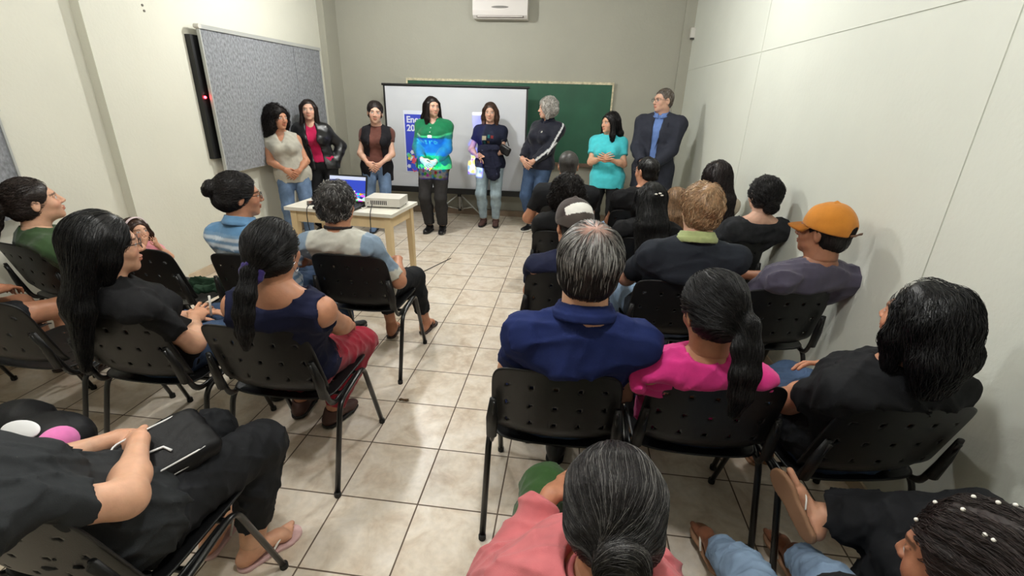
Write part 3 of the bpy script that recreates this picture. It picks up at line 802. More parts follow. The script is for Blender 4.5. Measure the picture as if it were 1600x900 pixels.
# ------------------------------------------------------------------ people
def person(name, label, sit=None, crot=0, stand=None, th=0, head=None, hz=None, yaw=0, pitch=0, roll=0, sc=1., girth=1., fem=1, tone='light',
           arms=None, legs=None, hair=None, top=None, bottom=None, shoes=None, extras=(), category='person', nb=None, shyaw=0,
           pelvis=None, res=.010, near=False, hsc=None, bust=None, hands=True, elbow=None, neckr=None, shw=1., fcurl=(.5, .5), nochair=False):
    th = R(th); A = rot_axes(th); rt, fw, up = A
    hsc = hsc or sc * (.97 if fem else 1.03)
    if sit is not None:
        base = V3(sit[0], sit[1], 0); zs = sit[2] if len(sit) > 2 else .455
        pel = base + fw * -.055 + up * (zs + .090 * girth ** .5) if pelvis is None else V3(pelvis)
    else:
        base = V3(stand[0], stand[1], 0); pel = base + up * .875 * sc
    H = V3(head)
    M = rot_axes(th, yaw, pitch, roll)
    Nb = H - up * .148 * hsc - fw * (.03 if sit is not None else .035) * hsc if nb is None else H + rt * nb[0] + fw * nb[1] + up * nb[2]
    sA = rot_axes(th + R(shyaw)); srt, sfw = sA[0], sA[1]
    sw = (.155 if fem else .178) * sc * (1 + (girth - 1) * .35) * shw
    Nlow = Nb - up * .03
    S = {q: Nlow + srt * q * sw - up * .040 * sc - sfw * .005 for q in (-1, 1)}
    spine = pel - Nb; chest = Nb - up * .13 * sc + fw * .01 + (pel - Nb) * .05
    if sit is not None: chest = lerp(Nb, pel, .33) - fw * .015
    waist = lerp(Nb, pel, .70) - (fw * .02 if sit is not None else 0)
    if sit is None: waist = lerp(Nb, pel, .66) + fw * .005
    chest = chest if sit is not None else lerp(Nb, pel, .32) + fw * .012
    # arms
    la, lf = .272 * sc, .245 * sc
    J = {}
    dflt = {q: pel + rt * q * .085 + fw * .20 + up * .115 for q in (-1, 1)}
    if sit is None: dflt = {q: pel + rt * q * .03 + fw * .20 + up * .02 for q in (-1, 1)}
    for i, q in enumerate((-1, 1)):
        t = None if arms is None else arms[i]
        if isinstance(t, dict):
            E, W = ik(S[q], t['w'], la, lf, V3(t['e']) - (S[q] + V3(t['w'])) / 2); J['E', q], J['W', q] = E, W; continue
        t0_ = t if t is None or len(t) == 3 else t[0]
        t = dflt[q] if t0_ is None else pel + rt * t0_[0] * sc + fw * t0_[1] * sc + up * t0_[2] * sc
        hint = rt * q * .55 - fw * .18 - up * .85 if elbow is None else rt * q * elbow[0] + fw * elbow[1] + up * elbow[2]
        E, W = ik(S[q], t, la, lf, hint); J['E', q], J['W', q] = E, W
    # legs
    hw = .092 * sc; lt, ls = .415 * sc, .40 * sc
    for i, q in enumerate((-1, 1)):
        Hp = pel + rt * q * hw - up * .01
        t = None if legs is None else legs[i]
        if isinstance(t, dict):
            Kn, An = ik(Hp, t['a'], lt, ls, V3(t['k']) - (Hp + V3(t['a'])) / 2); J['H', q], J['K', q], J['A', q] = Hp, Kn, An; J['F', q] = unit(t.get('f', fw)); continue
        if sit is not None:
            if t is None: t = (q * .11, .44, .085)
            ft = t[:3]; an = base + rt * ft[0] + fw * (ft[1] - .085 + .085) + up * ft[2]
            hint = fw * .6 + up * 1. + rt * q * (t[3] if len(t) > 3 else .15)
        else:
            if t is None: t = (q * .085, .0, .085)
            an = base + rt * t[0] + fw * t[1] + up * t[2]; hint = fw + rt * q * .1
        Kn, An = ik(Hp, an, lt, ls, hint)
        J['H', q], J['K', q], J['A', q] = Hp, Kn, An
        a = (t[4] if len(t) > 4 else .12) * q
        J['F', q] = unit(fw + rt * a)
    b_col = np.array(s2l(SKIN[tone])[:3])
    g = girth
    def torso(s, o, kk=.05):
        s.cone(pel - rt * .035 * sc, pel + rt * .035 * sc, .105 * sc * g + o, .105 * sc * g + o, kk, w=rt, sx=1.22)
        s.cone(pel, waist, (.108 * g) * sc + o, (.096 * g) * sc + o, kk, w=rt, sx=1.30)
        s.cone(waist, chest, (.096 * g) * sc + o, (.108 * (1 + (g - 1) * .7)) * sc + o, kk, w=rt, sx=1.34 if fem else 1.42)
        s.cone(chest, lerp(chest, Nlow, .62), .108 * (1 + (g - 1) * .7) * sc + o, .078 * sc + o, kk, w=srt, sx=1.45)
        for q in (-1, 1):
            s.cone(Nb - up * .02, S[q] + up * .002, .046 * sc + o, .043 * sc + o, .05)
            s.cone(chest + srt * q * .07 * sc, S[q] - up * .02, .078 * sc + o, .048 * sc + o, .06)
        bu = (.030 if fem else 0) if bust is None else bust
        if bu:
            for q in (-1, 1): s.ell(chest + rt * q * .068 * sc + fw * (.075 * sc + bu * .6 + o * .6) - up * .015, V3(.062, .055 + bu * .5, .060) * sc + o, A, .04)
    def arm(s, q, o, f=1., kk=.03, cutv=0, ext=True):
        """sleeve or arm covering the fraction f (0..2) from the shoulder"""
        m_ = .90 + .1 * g if g > 1 else g ** .5
        r = [x * sc * (1 + (g - 1) * .35) for x in ((.044, .040, .036) if fem else (.048, .043, .039))] + [.024 * sc]
        E, W = J['E', q], J['W', q]
        f1 = min(f, 1.)
        s.cone(S[q], lerp(S[q], E, f1), r[0] + o, lerp(r[0], r[1], f1) + o * (1.25 if cutv else 1), kk, cut=cutv if (f <= 1 and cutv is not None) else None)
        if f > 1:
            f2 = f - 1
            s.cone(E, lerp(E, W, .35 * min(f2 / .35, 1)), r[1] * .98 + o, r[2] * 1.02 + o, kk, cut=cutv if (f2 <= .35 and cutv is not None) else None)
            if f2 > .35: s.cone(lerp(E, W, .35), lerp(E, W, f2), r[2] * 1.02 + o, lerp(r[2], r[3], (f2 - .35) / .65) + o, kk, cut=cutv)
    def leg(s, q, o, f=2., flare=0., kk=.03):
        r = [x * sc * (1 + (g - 1) * .8) for x in (.088, .060, .056, .040)]
        Hp, Kn, An = J['H', q], J['K', q], J['A', q]
        s.cone(Hp, lerp(Hp, Kn, min(f, 1)), r[0] + o, lerp(r[0], r[1], min(f, 1)) + o, kk, cut=0 if f <= 1 else None)
        if f > 1:
            f2 = f - 1; c = lerp(Kn, An, min(.35, f2)) - unit(J['F', q]) * .012 * sc
            s.cone(Kn, c, r[1] * .96 + o, r[2] + o + flare * .35, kk, cut=0 if f2 <= .35 else None)
            if f2 > .35: s.cone(c, lerp(Kn, An, f2), r[2] + o + flare * .35, lerp(r[2], r[3], (f2 - .35) / .65) + o + flare, kk, cut=0)
    cA = rot_axes(R(crot)); cb = V3(base)
    def backcut(s):
        if sit is None or nochair: return
        n = unit(cA[1] + up * .30); u = unit(up - cA[1] * .30)
        f0 = cb + cA[1] * (-.205 + .016) + up * .5
        c = f0 - n * .20 + u * (.325 - .35)
        s.box(c, np.stack([cA[0], n, u]), (.245, .20, .35), .01, .05, 's')
    k = dict(seated=sit is not None, backcut=backcut, H=H, M=M, sc=sc, hsc=hsc, A=A, pel=pel, Nb=Nb, S=S, J=J, base=base, hair=hair, torso=torso, arm=arm, leg=leg, chest=chest, waist=waist, cage=None, g=g, srt=srt, sfw=sfw)
    k['rt'], k['fw'], k['up'], k['th'] = rt, fw, up, th
    root = thing(name, label, category, tuple(base))
    # ---- body mesh
    VS, FS, CS = [], [], []; nV = 0
    def island(V, Fc, c):
        nonlocal nV
        if not len(V): return
        VS.append(V); FS.append(Fc + nV); CS.append(c); nV += len(V)
    s = Shape(); torso(s, -.008)
    neck_r = (.047 if fem else .055) * hsc if neckr is None else neckr
    k['nr'] = neck_r
    skull_in = H + hsc * (M[1] * -.018 + M[2] * -.03)
    s.cone(skull_in, Nb - up * .005, neck_r, neck_r * 1.12, .03)
    for q in (-1, 1):
        s.cone(Nb + up * .005, S[q] + up * .002, .030 * sc, .034 * sc, .05)
        arm(s, q, -.002, 2., cutv=None); leg(s, q, -.006)
    backcut(s)
    V, Fc = s.mesh(res if near else max(res, .011)); island(V, Fc, np.tile(b_col, (len(V), 1)))
    hs = head_shape(H, M, hsc, fem, neck=Nb, ear=True)
    hs.plane(lerp(H, Nb, .80), Nb - H, .001)
    hs.cone(skull_in, Nb - up * .005, neck_r + .0012, neck_r * 1.12 + .0012, .02)
    V, Fc = hs.mesh(.0042 if near else .0055); island(V, Fc, face_colors(V, H, M, hsc, b_col))
    k['head_shape'] = hs
    for i, q in enumerate((-1, 1)):
        if not hands: break
        E, W = J['E', q], J['W', q]; fd = unit(W - E)
        spec = None if arms is None or arms[i] is None or (isinstance(arms[i], tuple) and len(arms[i]) == 3) else (arms[i]['h'] if isinstance(arms[i], dict) else arms[i][1])
        hd, hn = (unit(fd * .6 + fw * .6 - rt * q * .5 - up * .2), -up + -rt * q * .3) if spec is None else (rt * spec[0][0] + fw * spec[0][1] + up * spec[0][2], rt * spec[1][0] + fw * spec[1][1] + up * spec[1][2])
        hsps = Shape(); hsps.cone(lerp(E, W, .75), W, .0275 * sc, .0245 * sc, .01)
        nn = unit(hn - unit(hd) * (hn @ unit(hd))); lat = np.cross(nn, unit(hd))
        sd = 1 if (lat @ (-rt * q)) > 0 else -1
        if abs(lat @ rt) < .3: sd = 1 if (lat @ fw + lat @ up) > 0 else -1
        hand_ops(hsps, W, hd, hn, sd, sc * .98, fcurl[i])
        V, Fc = hsps.mesh(.0042 if near else .006); island(V, Fc, np.tile(b_col * (1.0, .94, .92), (len(V), 1)))
        if 'debug' in k: pass
        if shoes != 'bare' and shoes is not None and shoes.get('kind') == 'shoe': pass
    if shoes is None or shoes.get('kind') != 'shoe':
        for q in (-1, 1):
            fs = Shape(); foot_ops(fs, J['A', q], J['F', q], sc * .97, up=shoes.get('up', {}).get(q, (0, 0, 1)) if shoes else (0, 0, 1)); fs.cone(J['A', q], lerp(J['A', q], J['K', q], .3), .035 * sc, .040 * sc, .02)
            V, Fc = fs.mesh(.005); island(V, Fc, np.tile(b_col * (1., .93, .9), (len(V), 1)))
    mesh_np('body', np.concatenate(VS) - base, np.concatenate(FS), skin_mat(tone), root, cols=np.concatenate(CS))
    # ---- clothing
    def put(nm, s, mt, r=res, par=None, cols=None):
        V, Fc = s.mesh(r)
        if not len(V): return None
        return mesh_np(nm, V - base, Fc, mt, par or root, cols=cols(V, k) if callable(cols) else None)
    if bottom:
        s = Shape(); o = bottom.get('o', .010)
        s.cone(pel - rt * .035 * sc, pel + rt * .035 * sc, .105 * sc * g + o, .105 * sc * g + o, .05, w=rt, sx=1.22)
        s.cone(pel, lerp(pel, waist, bottom.get('rise', .6)), .107 * g * sc + o, .10 * g * sc + o, .05, w=rt, sx=1.30, cut=0)
        for q in (-1, 1): leg(s, q, o, bottom.get('f', 1.93), bottom.get('flare', 0.))
        backcut(s)
        s.fold = folds(bottom.get('fold', .008 if sit is not None else .005), bottom.get('seed', 11), 34)
        k['bottom_ob'] = put(bottom.get('name', 'trousers'), s, bottom['mat'], bottom.get('res', res))
    if shoes and shoes.get('kind') == 'shoe':
        for q in (-1, 1):
            s = Shape(); foot_ops(s, J['A', q], J['F', q], sc * .97, shoe=True)
            fl = J['A', q] - up * .075 * sc * .97
            s.plane(J['A', q] + up * .01, up); s.plane(fl + up * -.004, -up)
            ob = put('shoe', s, shoes['mat'], .007)
            s2 = Shape(); f_ = unit(J['F', q]); l_ = np.cross(f_, up); c0 = fl + up * .002
            s2.cone(c0 - f_ * .03, c0 + f_ * .10, .042 * sc, .045 * sc, .01, w=l_, sx=1.0); s2.cone(c0 + f_ * .10, c0 + f_ * .14, .045 * sc, .034 * sc, .01)
            s2.plane(fl + up * .012, up, .002); s2.plane(fl - up * .006, -up, .002)
            put('sole', s2, shoes.get('sole', rubber), .007, par=ob)
    if shoes and shoes.get('kind') == 'flipflop':
        for q in (-1, 1):
            u_ = unit(V3(shoes.get('up', {}).get(q, (0, 0, 1)))); f_ = unit(J['F', q]); f_ = unit(f_ - u_ * (f_ @ u_)); l_ = np.cross(f_, u_); fl = J['A', q] - u_ * .075 * sc * .97; sc2 = sc * .97
            s2 = Shape(); c0 = fl
            s2.cone(c0 - f_ * .032 * sc2, c0 + f_ * .02 * sc2, .036 * sc2, .034 * sc2, .01); s2.cone(c0 + f_ * .02 * sc2, c0 + f_ * .115 * sc2, .034 * sc2, .046 * sc2, .02); s2.cone(c0 + f_ * .115 * sc2, c0 + f_ * .135 * sc2, .046 * sc2, .042 * sc2, .02)
            s2.plane(fl + u_ * .004, u_, .002); s2.plane(fl - u_ * .012, -u_, .002)
            ob = put('flip_flop', s2, shoes['mat'], .006)
            gq = lambda f, l, u2: fl + sc2 * (f_ * f + l_ * l + u_ * u2) - base
            for e in (-1, 1):
                tube('strap', smooth_path([gq(.118, -.018 * q if False else 0, .004), gq(.112, .004 * e, .030), gq(.075, e * .034, .040), gq(.035, e * .040, .003)], .03, 5), .0045, shoes.get('strap', shoes['mat']), ob, 6, ry=.0025)
    if top:
        s = Shape(); o = top.get('o', .014); torso(s, o)
        f = top.get('sleeve', .55)
        if f:
            for q in (-1, 1): arm(s, q, top.get('so', o + .001), f, cutv=0)
        else:
            for q in (-1, 1): s.ell(S[q] + srt * q * .052 * sc - up * .01, V3(.055, .085, .085) * sc, sA, .01, 's')
        hz_ = top.get('hem', None)
        if sit is not None:
            s.cone(pel - rt * .035 * sc, pel + rt * .035 * sc, .104 * sc * g + o, .104 * sc * g + o, .05, w=rt, sx=1.22)
            s.plane(pel - up * (.075 if hz_ is None else hz_), -up)
        else:
            hzv = -.08 if hz_ is None else hz_
            s.cone(pel - rt * .03, pel - rt * .03 + up * hzv, .108 * g * sc + o, .11 * g * sc + o, .04, w=rt, sx=1.3); s.cone(pel + rt * .03, pel + rt * .03 + up * hzv, .108 * g * sc + o, .11 * g * sc + o, .04, w=rt, sx=1.3)
            s.plane(pel + up * hzv, -up)
        nk = top.get('neck', 'crew')
        if nk == 'crew': s.ell(Nb + up * .045 + fw * .016, V3(.066, .072, .050) * sc * top.get('nw', 1.), A, .006, 's')
        elif nk == 'wide': s.ell(Nb + up * .035, V3(.13, .12, .075) * sc, A, .01, 's')
        elif nk == 'v':
            s.ell(Nb + up * .035 + fw * .012, V3(.066, .070, .050) * sc, A, .006, 's'); s.cone(Nb + fw * .07, Nb + fw * .16 - up * top.get('vd', .12), .045 * sc, .006, .008, mode='s')
        elif nk == 'tank':
            s.ell(Nb + up * .02 - fw * .0, V3(.105, .13, .085) * sc, A, .01, 's')
        backcut(s)
        s.fold = folds(top.get('fold', .009 if sit is not None else .004), top.get('seed', 5), top.get('ff', 24), axis=rt * .8 + up * .5)
        k['top_ob'] = put(top.get('name', 'tee_shirt'), s, top['mat'], top.get('res', res), cols=top.get('cols'))
        k['top_shape'] = s
        if top.get('collar') is not None:
            s = Shape(); tl = rot_axes(th, 0, -14, 0)
            cr_ = neck_r * 1.1 + .014
            for dz, e_ in ((.036, 0), (.022, .008), (.008, .018)): s.torus(Nb + up * dz + fw * (.012 - dz * .1), tl, cr_ + e_, cr_ + e_ + .004, .006, h=.010 * top.get('ch', 1.))
            if top.get('open', True): s.ell(Nb + fw * .09 * sc + up * .03, V3(.016, .03, .06), A, .004, 's')
            put('collar', s, top['collar'], .006)
        elif top.get('band') is not None:
            s = Shape(); tl = rot_axes(th, 0, -12, 0)
            cr_ = neck_r * 1.1 + .012; s.torus(Nb + up * .026 + fw * .010, tl, cr_, cr_ + .004, .0055, h=.004)
            put('neckband', s, top['band'], .006)
    if hair: hair_build(k, root, base)
    k['root'] = root; k['put'] = put
    for e in extras: e(k)
    return k
def decal(name, fx, fz, w_, h_, mt, back=False, n=8, shape='box'):
    """a thin print following the garment surface; fx to the person's right and fz above the chest point, metres"""
    def f(k):
        s = k['top_shape']; d = k['fw'] * (-1 if back else 1); G = {}
        bm = bmesh.new()
        for i in range(n + 1):
            for j in range(n + 1):
                u, v = i / n * 2 - 1, j / n * 2 - 1
                if shape == 'oval': mx = max(abs(u), abs(v)); r_ = math.hypot(u, v) or 1; u, v = u * mx / r_, v * mx / r_
                p = k['chest'] + k['rt'] * (fx + u * w_ / 2) + k['up'] * (fz + v * h_ / 2) + d * .30
                for _ in range(24):
                    e = float(s(p[None].astype(np.float64))[0]); p = p - d * min(max(e, -.02), .06) * .8
                G[i, j] = bm.verts.new(p + d * .0022 - k['base'])
        for i in range(n):
            for j in range(n): bm.faces.new((G[i, j], G[i + 1, j], G[i + 1, j + 1], G[i, j + 1]))
        bmesh.ops.solidify(bm, geom=bm.faces[:], thickness=.001)
        bm_obj(name, bm, mt, k.get('top_ob') or k['root'], smooth=True)
    return f
def glasses(col=(15, 15, 18), fr=.0016):
    def f(k):
        H, M, sc, root = k['H'], k['M'], k['hsc'], k['root']; base = k['base']
        h = lambda x, y, z: H + sc * (x * M[0] + y * M[1] + z * M[2]) - base
        bm = bmesh.new()
        for q in (-1, 1):
            an = np.linspace(0, 2 * np.pi, 25)
            add_tube(bm, [h(q * .032 + .024 * np.sign(math.cos(t)) * abs(math.cos(t)) ** .8, .100 - .004 * abs(math.cos(t)), .000 + .017 * np.sign(math.sin(t)) * abs(math.sin(t)) ** .8) for t in an], fr, 6, caps=False)
            add_tube(bm, [h(q * .056, .098, .006), h(q * .076, .070, .006), h(q * .083, .0, .004), h(q * .080, -.018, -.006)], fr, 6)
        add_tube(bm, [h(-.009, .101, .004), h(0, .104, .007), h(.009, .101, .004)], fr, 6)
        bm_obj('glasses', bm, mat('glasses_frame', col, .3), root, smooth=True)
    return f
def cap(colr, brim=None, back=False, front=None, ccols=None, nobrim=False):
    def f(k):
        H, M, sc, root, base = k['H'], k['M'], k['hsc'], k['root'], k['base']
        h = lambda x, y, z: H + sc * (x * M[0] + y * M[1] + z * M[2])
        s = Shape(); s.ell(h(0, -.018, .034), V3(.092, .108, .104) * sc, M, .01)
        s.plane(h(0, 0, .018), -M[2] + M[1] * .12, .004)
        for i in range(6):
            an = i * math.pi / 3; s.cone(h(math.cos(an) * .10, -.018 + math.sin(an) * .115, .02), h(0, -.018, .150), .001, .001, .002, mode='s')
        s.sph(h(0, -.018, .138), .008 * sc)
        s.ell(h(0, -.135, .018), V3(.036, .045, .034) * sc, M, .004, 's') if back else None
        s.fold = field_noise(.002, 70, 4)
        c = k['put']('cap', s, colr, .005, cols=ccols)
        if nobrim: return
        bm = bmesh.new(); n, mm = 14, 6; G = {}
        for i in range(n + 1):
            a = -1.15 + 2.3 * i / n
            for j in range(mm + 1):
                t = j / mm; rx, ry = .084, .098
                x = math.sin(a) * (rx + .004 * t); y = -.018 + math.cos(a) * ry + t * .072 * math.cos(a * .95)
                G[i, j] = bm.verts.new(h(x, y * 1, .026 - .012 * t - .014 * (math.sin(a) ** 2) * t - .01 * t * t) - base)
        for i in range(n):
            for j in range(mm): bm.faces.new((G[i, j], G[i + 1, j], G[i + 1, j + 1], G[i, j + 1]))
        bmesh.ops.solidify(bm, geom=bm.faces[:], thickness=.004)
        bm_obj('cap_brim', bm, brim or colr, c, smooth=True)
        k['cap'] = c
    return f

def jacket(mt, name='jacket', o=.020, sleeve=1.92, hem=-.06, gap=.05, lapel=None, cols=None, seed=9, collar=None, fold=.005):
    """an open garment worn over the top: a front wedge is left out"""
    def f(k):
        s = Shape(); k['torso'](s, o); sc, pel, up, rt, fw, A = k['sc'], k['pel'], k['up'], k['rt'], k['fw'], k['A']
        if sleeve:
            for q in (-1, 1): k['arm'](s, q, o, sleeve, cutv=0)
        else:
            for q in (-1, 1): s.ell(k['S'][q] + k['srt'] * q * .058 * sc - up * .01, V3(.058, .085, .10) * sc, A, .01, 's')
        g = k['g']
        for q in (-1, 1): s.cone(pel + rt * q * .03, pel + rt * q * .03 + up * hem, .108 * g * sc + o, .112 * g * sc + o, .04, w=rt, sx=1.3)
        s.plane(pel + up * hem, -up)
        s.ell(k['Nb'] + up * .04 + fw * .012, V3(.070, .078, .056) * sc * (.88 if lapel is not None else 1), A, .006, 's')
        if gap:
            a = k['Nb'] + fw * .12 * sc; b = pel + fw * .17 * sc + up * hem
            w1, w2 = gap if isinstance(gap, tuple) else (gap, gap)
            s.cone(a, b, w1, w2, .01, w=fw, sx=2.2, mode='s')
        k['backcut'](s)
        s.fold = folds(fold, seed, 22, axis=rt * .6 + up * .8)
        ob = k['put'](name, s, mt, .010, cols=cols)
        if lapel is not None:
            for q in (-1, 1):
                bm = bmesh.new(); N, c, a_ = k['Nb'], k['chest'], k['A']
                P = [N + up * .035 + rt * q * .058 - fw * .02, N + up * .0 + rt * q * .10 + fw * .05, N - up * .10 + rt * q * .115 + fw * .135, N - up * .12 + rt * q * .085 + fw * .145, k['waist'] + rt * q * .018 + fw * .165 + up * .02, N - up * .06 + rt * q * .055 + fw * .12, N + up * .02 + rt * q * .052 + fw * .05]
                vs = [bm.verts.new(p + fw * .006 - k['base']) for p in P]; bm.faces.new(vs)
                bmesh.ops.solidify(bm, geom=bm.faces[:], thickness=.006); bm_obj('lapel', bm, lapel, ob)
        if collar is not None:
            s = Shape(); tl = rot_axes(k['th'], 0, -14, 0)
            s.torus(k['Nb'] + up * .040 + fw * .008, tl, k['nr'] * 1.1 + .020, k['nr'] * 1.1 + .024, .007, h=.020)
            s.ell(k['Nb'] + fw * .09 * sc + up * .03, V3(.03, .03, .06), A, .004, 's')
            k['put']('collar', s, collar, .006, par=ob)
        k['jacket_ob'] = ob
    return f
# ------------------------------------------------------------------ the people
tee_black = cloth('black_cotton', (19, 19, 21)); tee_black2 = cloth('washed_black_cotton', (22, 23, 26)); charcoal = cloth('charcoal_cotton', (38, 40, 42))
navy = cloth('navy_pique', (24, 36, 82)); navy2 = cloth('navy_jersey', (24, 28, 52)); pink = cloth('hot_pink_cotton', (206, 50, 128))
denim = cloth('blue_denim', (60, 78, 106), denim=True); denim_l = cloth('light_blue_denim', (128, 150, 176), denim=True); denim_d = cloth('dark_denim', (36, 44, 62), denim=True)
denim_m = cloth('mid_blue_denim', (92, 112, 140), denim=True); black_jean = cloth('black_denim', (28, 29, 32), denim=True)
black_trs = cloth('black_trouser_cloth', (18, 18, 20)); leather = cloth('black_leather', (20, 20, 22), glossy=True)
def attr_cloth(name, rough=.85):
    if name in MATS: return MATS[name]
    return mat(name, (200, 200, 200), rough, var=.07, scale=30, bump=.35, bscale=500, spec=.2, attr=True, sheen=.15)
L_ = lambda c: np.array(s2l(c)[:3])
tan_sole = mat('tan_sandal', (150, 112, 84), .7); dark_sole = mat('dark_sandal', (60, 48, 44), .7); white_strap = mat('white_strap', (225, 222, 214), .5)
shoe_black = mat('black_shoe_leather', (16, 15, 16), .3); shoe_brown = mat('brown_canvas', (70, 44, 38), .7)
ff_tan = dict(kind='flipflop', mat=tan_sole, strap=white_strap); ff_dark = dict(kind='flipflop', mat=dark_sole, strap=dark_sole)
sh_blk = dict(kind='shoe', mat=shoe_black)
LAP = [((-.10, .26, .10), ((.35, .9, -.25), (0, 0, -1))), ((.10, .26, .10), ((-.35, .9, -.25), (0, 0, -1)))]
CLASP_SIT = [((-.045, .24, .13), ((.75, .6, -.1), (.2, -.4, -.9))), ((.045, .24, .15), ((-.75, .6, -.1), (-.2, -.4, -.9)))]
CLASP = [((-.075, .225, .045), ((.75, .15, -.6), (.2, -1, -.1))), ((.075, .245, .065), ((-.75, .15, -.6), (-.2, -1, -.1)))]
def P(name='person', label='', **kw): return person(name, label, **kw)
SC = 738.5
def cap_cols(V, k):
    d = ((V - k['H']) @ k['M'].T) / k['hsc']; el = np.arctan2(d[:, 2] - .034, -(d[:, 1] + .018))
    c = np.tile(L_((58, 48, 46)), (len(V), 1)); c[(el > .45) & (el < 1.0) & (np.abs(d[:, 0]) < .07)] = L_((222, 220, 214)); c[el < .45] = L_((72, 64, 60)); return c
def clips(pts):
    def f(k):
        for x, y, z in pts:
            bm = bmesh.new(); p_ = k['H'] + k['hsc'] * (x * k['M'][0] + y * k['M'][1] + z * k['M'][2]) - k['base']
            bmesh.ops.create_uvsphere(bm, u_segments=12, v_segments=8, radius=1, matrix=Matrix.Translation(Vector(p_)) @ Matrix.Diagonal((.010, .006, .005, 1))); bm_obj('hair_clip', bm, white_strap, k['root'], smooth=True)
    return f
def scrunchie(pt, col):
    def f(k):
        x, y, z = pt; c = k['H'] + k['hsc'] * (x * k['M'][0] + y * k['M'][1] + z * k['M'][2]); s = Shape(); ax = np.stack([k['rt'], k['up'], k['fw']])
        s.torus(c - k['fw'] * .020, ax, .030, .030, .013); s.fold = field_noise(.004, 160, 2); k['put']('scrunchie', s, cloth('scrunchie_velvet', col), .004)
    return f
def headband(col):
    def f(k):
        s = Shape(); Mh = np.stack([k['M'][0], unit(k['M'][2] + .25 * k['M'][1]), unit(k['M'][1] - .25 * k['M'][2])])
        s.torus(k['H'] + k['hsc'] * (k['M'][1] * .012 + k['M'][2] * .025), Mh, .090 * k['hsc'], .101 * k['hsc'], .004, h=.006); k['put']('headband', s, mat('pale_ribbon', col, .6), .004)
    return f
def cap_strap(k):
    h = lambda x, y, z: k['H'] + k['hsc'] * (x * k['M'][0] + y * k['M'][1] + z * k['M'][2]) - k['base']
    tube('cap_strap', smooth_path([h(-.03, -.118, .015), h(.0, -.128, .014), h(.05, -.122, .012), h(.085, -.125, .010)], .02, 4), .006, mat('strap_leather', (104, 72, 52), .6), k.get('cap') or k['root'], 8, ry=.002)
def earring(q):
    def f(k):
        s = Shape(); c = k['H'] + k['hsc'] * (q * .082 * k['M'][0] - .005 * k['M'][1] - .055 * k['M'][2]); s.torus(c, np.stack([k['M'][1], k['M'][2], k['M'][0]]), .014, .018, .0014); k['put']('earring', s, mat('silver', (200, 200, 205), .25, metal=1), .0015)
    return f
# ---- right block, last rows first (nearest to the camera)
def collar_flap(k): pass
P(label='grey-haired man in a navy polo shirt seated with his back to the camera', sit=(.91, -.22), head=at_y(919, 414, -.42), hsc=1.12, roll=4, fem=0, tone='light', sc=1.03, girth=1.22, shw=.94,
  hair=dict(style='short', zgrey=.0, thin=((-.005, -.045, .118), .042), col=(36, 34, 34), grey=.42, gcol=(170, 168, 164), n=2200, rad=.0009, vol=.004, steps=6, lump=.003), top=dict(name='polo_shirt', mat=navy, sleeve=.78, collar=navy, ch=.9, fold=.012), bottom=dict(mat=denim, name='jeans'), near=True, res=.008, shoes=sh_blk,
  legs=[(-.13, .40, .085), (.02, .26, .085)])
P(label='woman in a hot pink tee with a long black ponytail, back to the camera', sit=(1.44, -.19), head=at_y(1112, 486, -.42), hsc=1.06, yaw=14, pitch=-14, roll=-5, fem=1, tone='tan', sc=.98, girth=1.22,
  hair=dict(style='pony', col=(17, 15, 16), n=2200, rad=.0009, len=.25, side=-.035, out=.0, tie=(.034, -.092, -.012), pr=.85, wide=1.35, th=.010, wob=.25, off=.006), top=dict(mat=pink, sleeve=.42, nw=1.1, fold=.011, seed=8), bottom=dict(mat=denim, name='jeans', f=1.9), near=True, res=.008, shoes=ff_tan)
P(label='woman in a black tee with a chin-length black bob beside the right wall', sit=(1.95, -.24), crot=9, th=14, head=at_y(1440, 502, -.47), nb=(0, .01, -.165), hsc=0.99, yaw=12, pitch=4, fem=1, tone='tan', sc=1.02, girth=1.34,
  hair=dict(style='bob', col=(13, 12, 14), n=2200, rad=.0009, len=.18, w=.066, th=.011, vol=.0, tip=.016, flare=1.0, out=.025, front=.35, fw=-.005, wob=.4, off=.010, lump=.006, lf=45, curl=.002), top=dict(mat=tee_black2, sleeve=.62, fold=.012, seed=21), bottom=dict(mat=denim, name='jeans', f=1.85), near=True, res=.009, shoes=ff_tan,
  arms=[dict(w=(1.93, -.14, .66), e=(1.74, -.30, .66), h=((.8, .4, -.1), (0, -.5, -1))), dict(w=(2.0, -.10, .70), e=(2.18, -.30, .70), h=((-.8, .4, .1), (0, -.5, -1)))], legs=[dict(k=(1.86, .12, .56), a=(1.96, .20, .085), f=(-.3, 1, 0)), (.06, .42, .085, .1)])
P(label='man in a navy tee wearing a dark cap with a white panel', sit=(.93, .73), th=6, head=at_y(895, 352, .53), hsc=1.04, yaw=16, pitch=-4, fem=0, tone='tan', sc=.98, girth=1.02,
  hair=dict(style='short', col=(20, 18, 18), th=.004, n=0), top=dict(mat=navy2, sleeve=.5), bottom=dict(mat=denim, name='jeans'), shoes=sh_blk,
  extras=[cap(attr_cloth('two_tone_cap'), ccols=cap_cols, nobrim=True)])
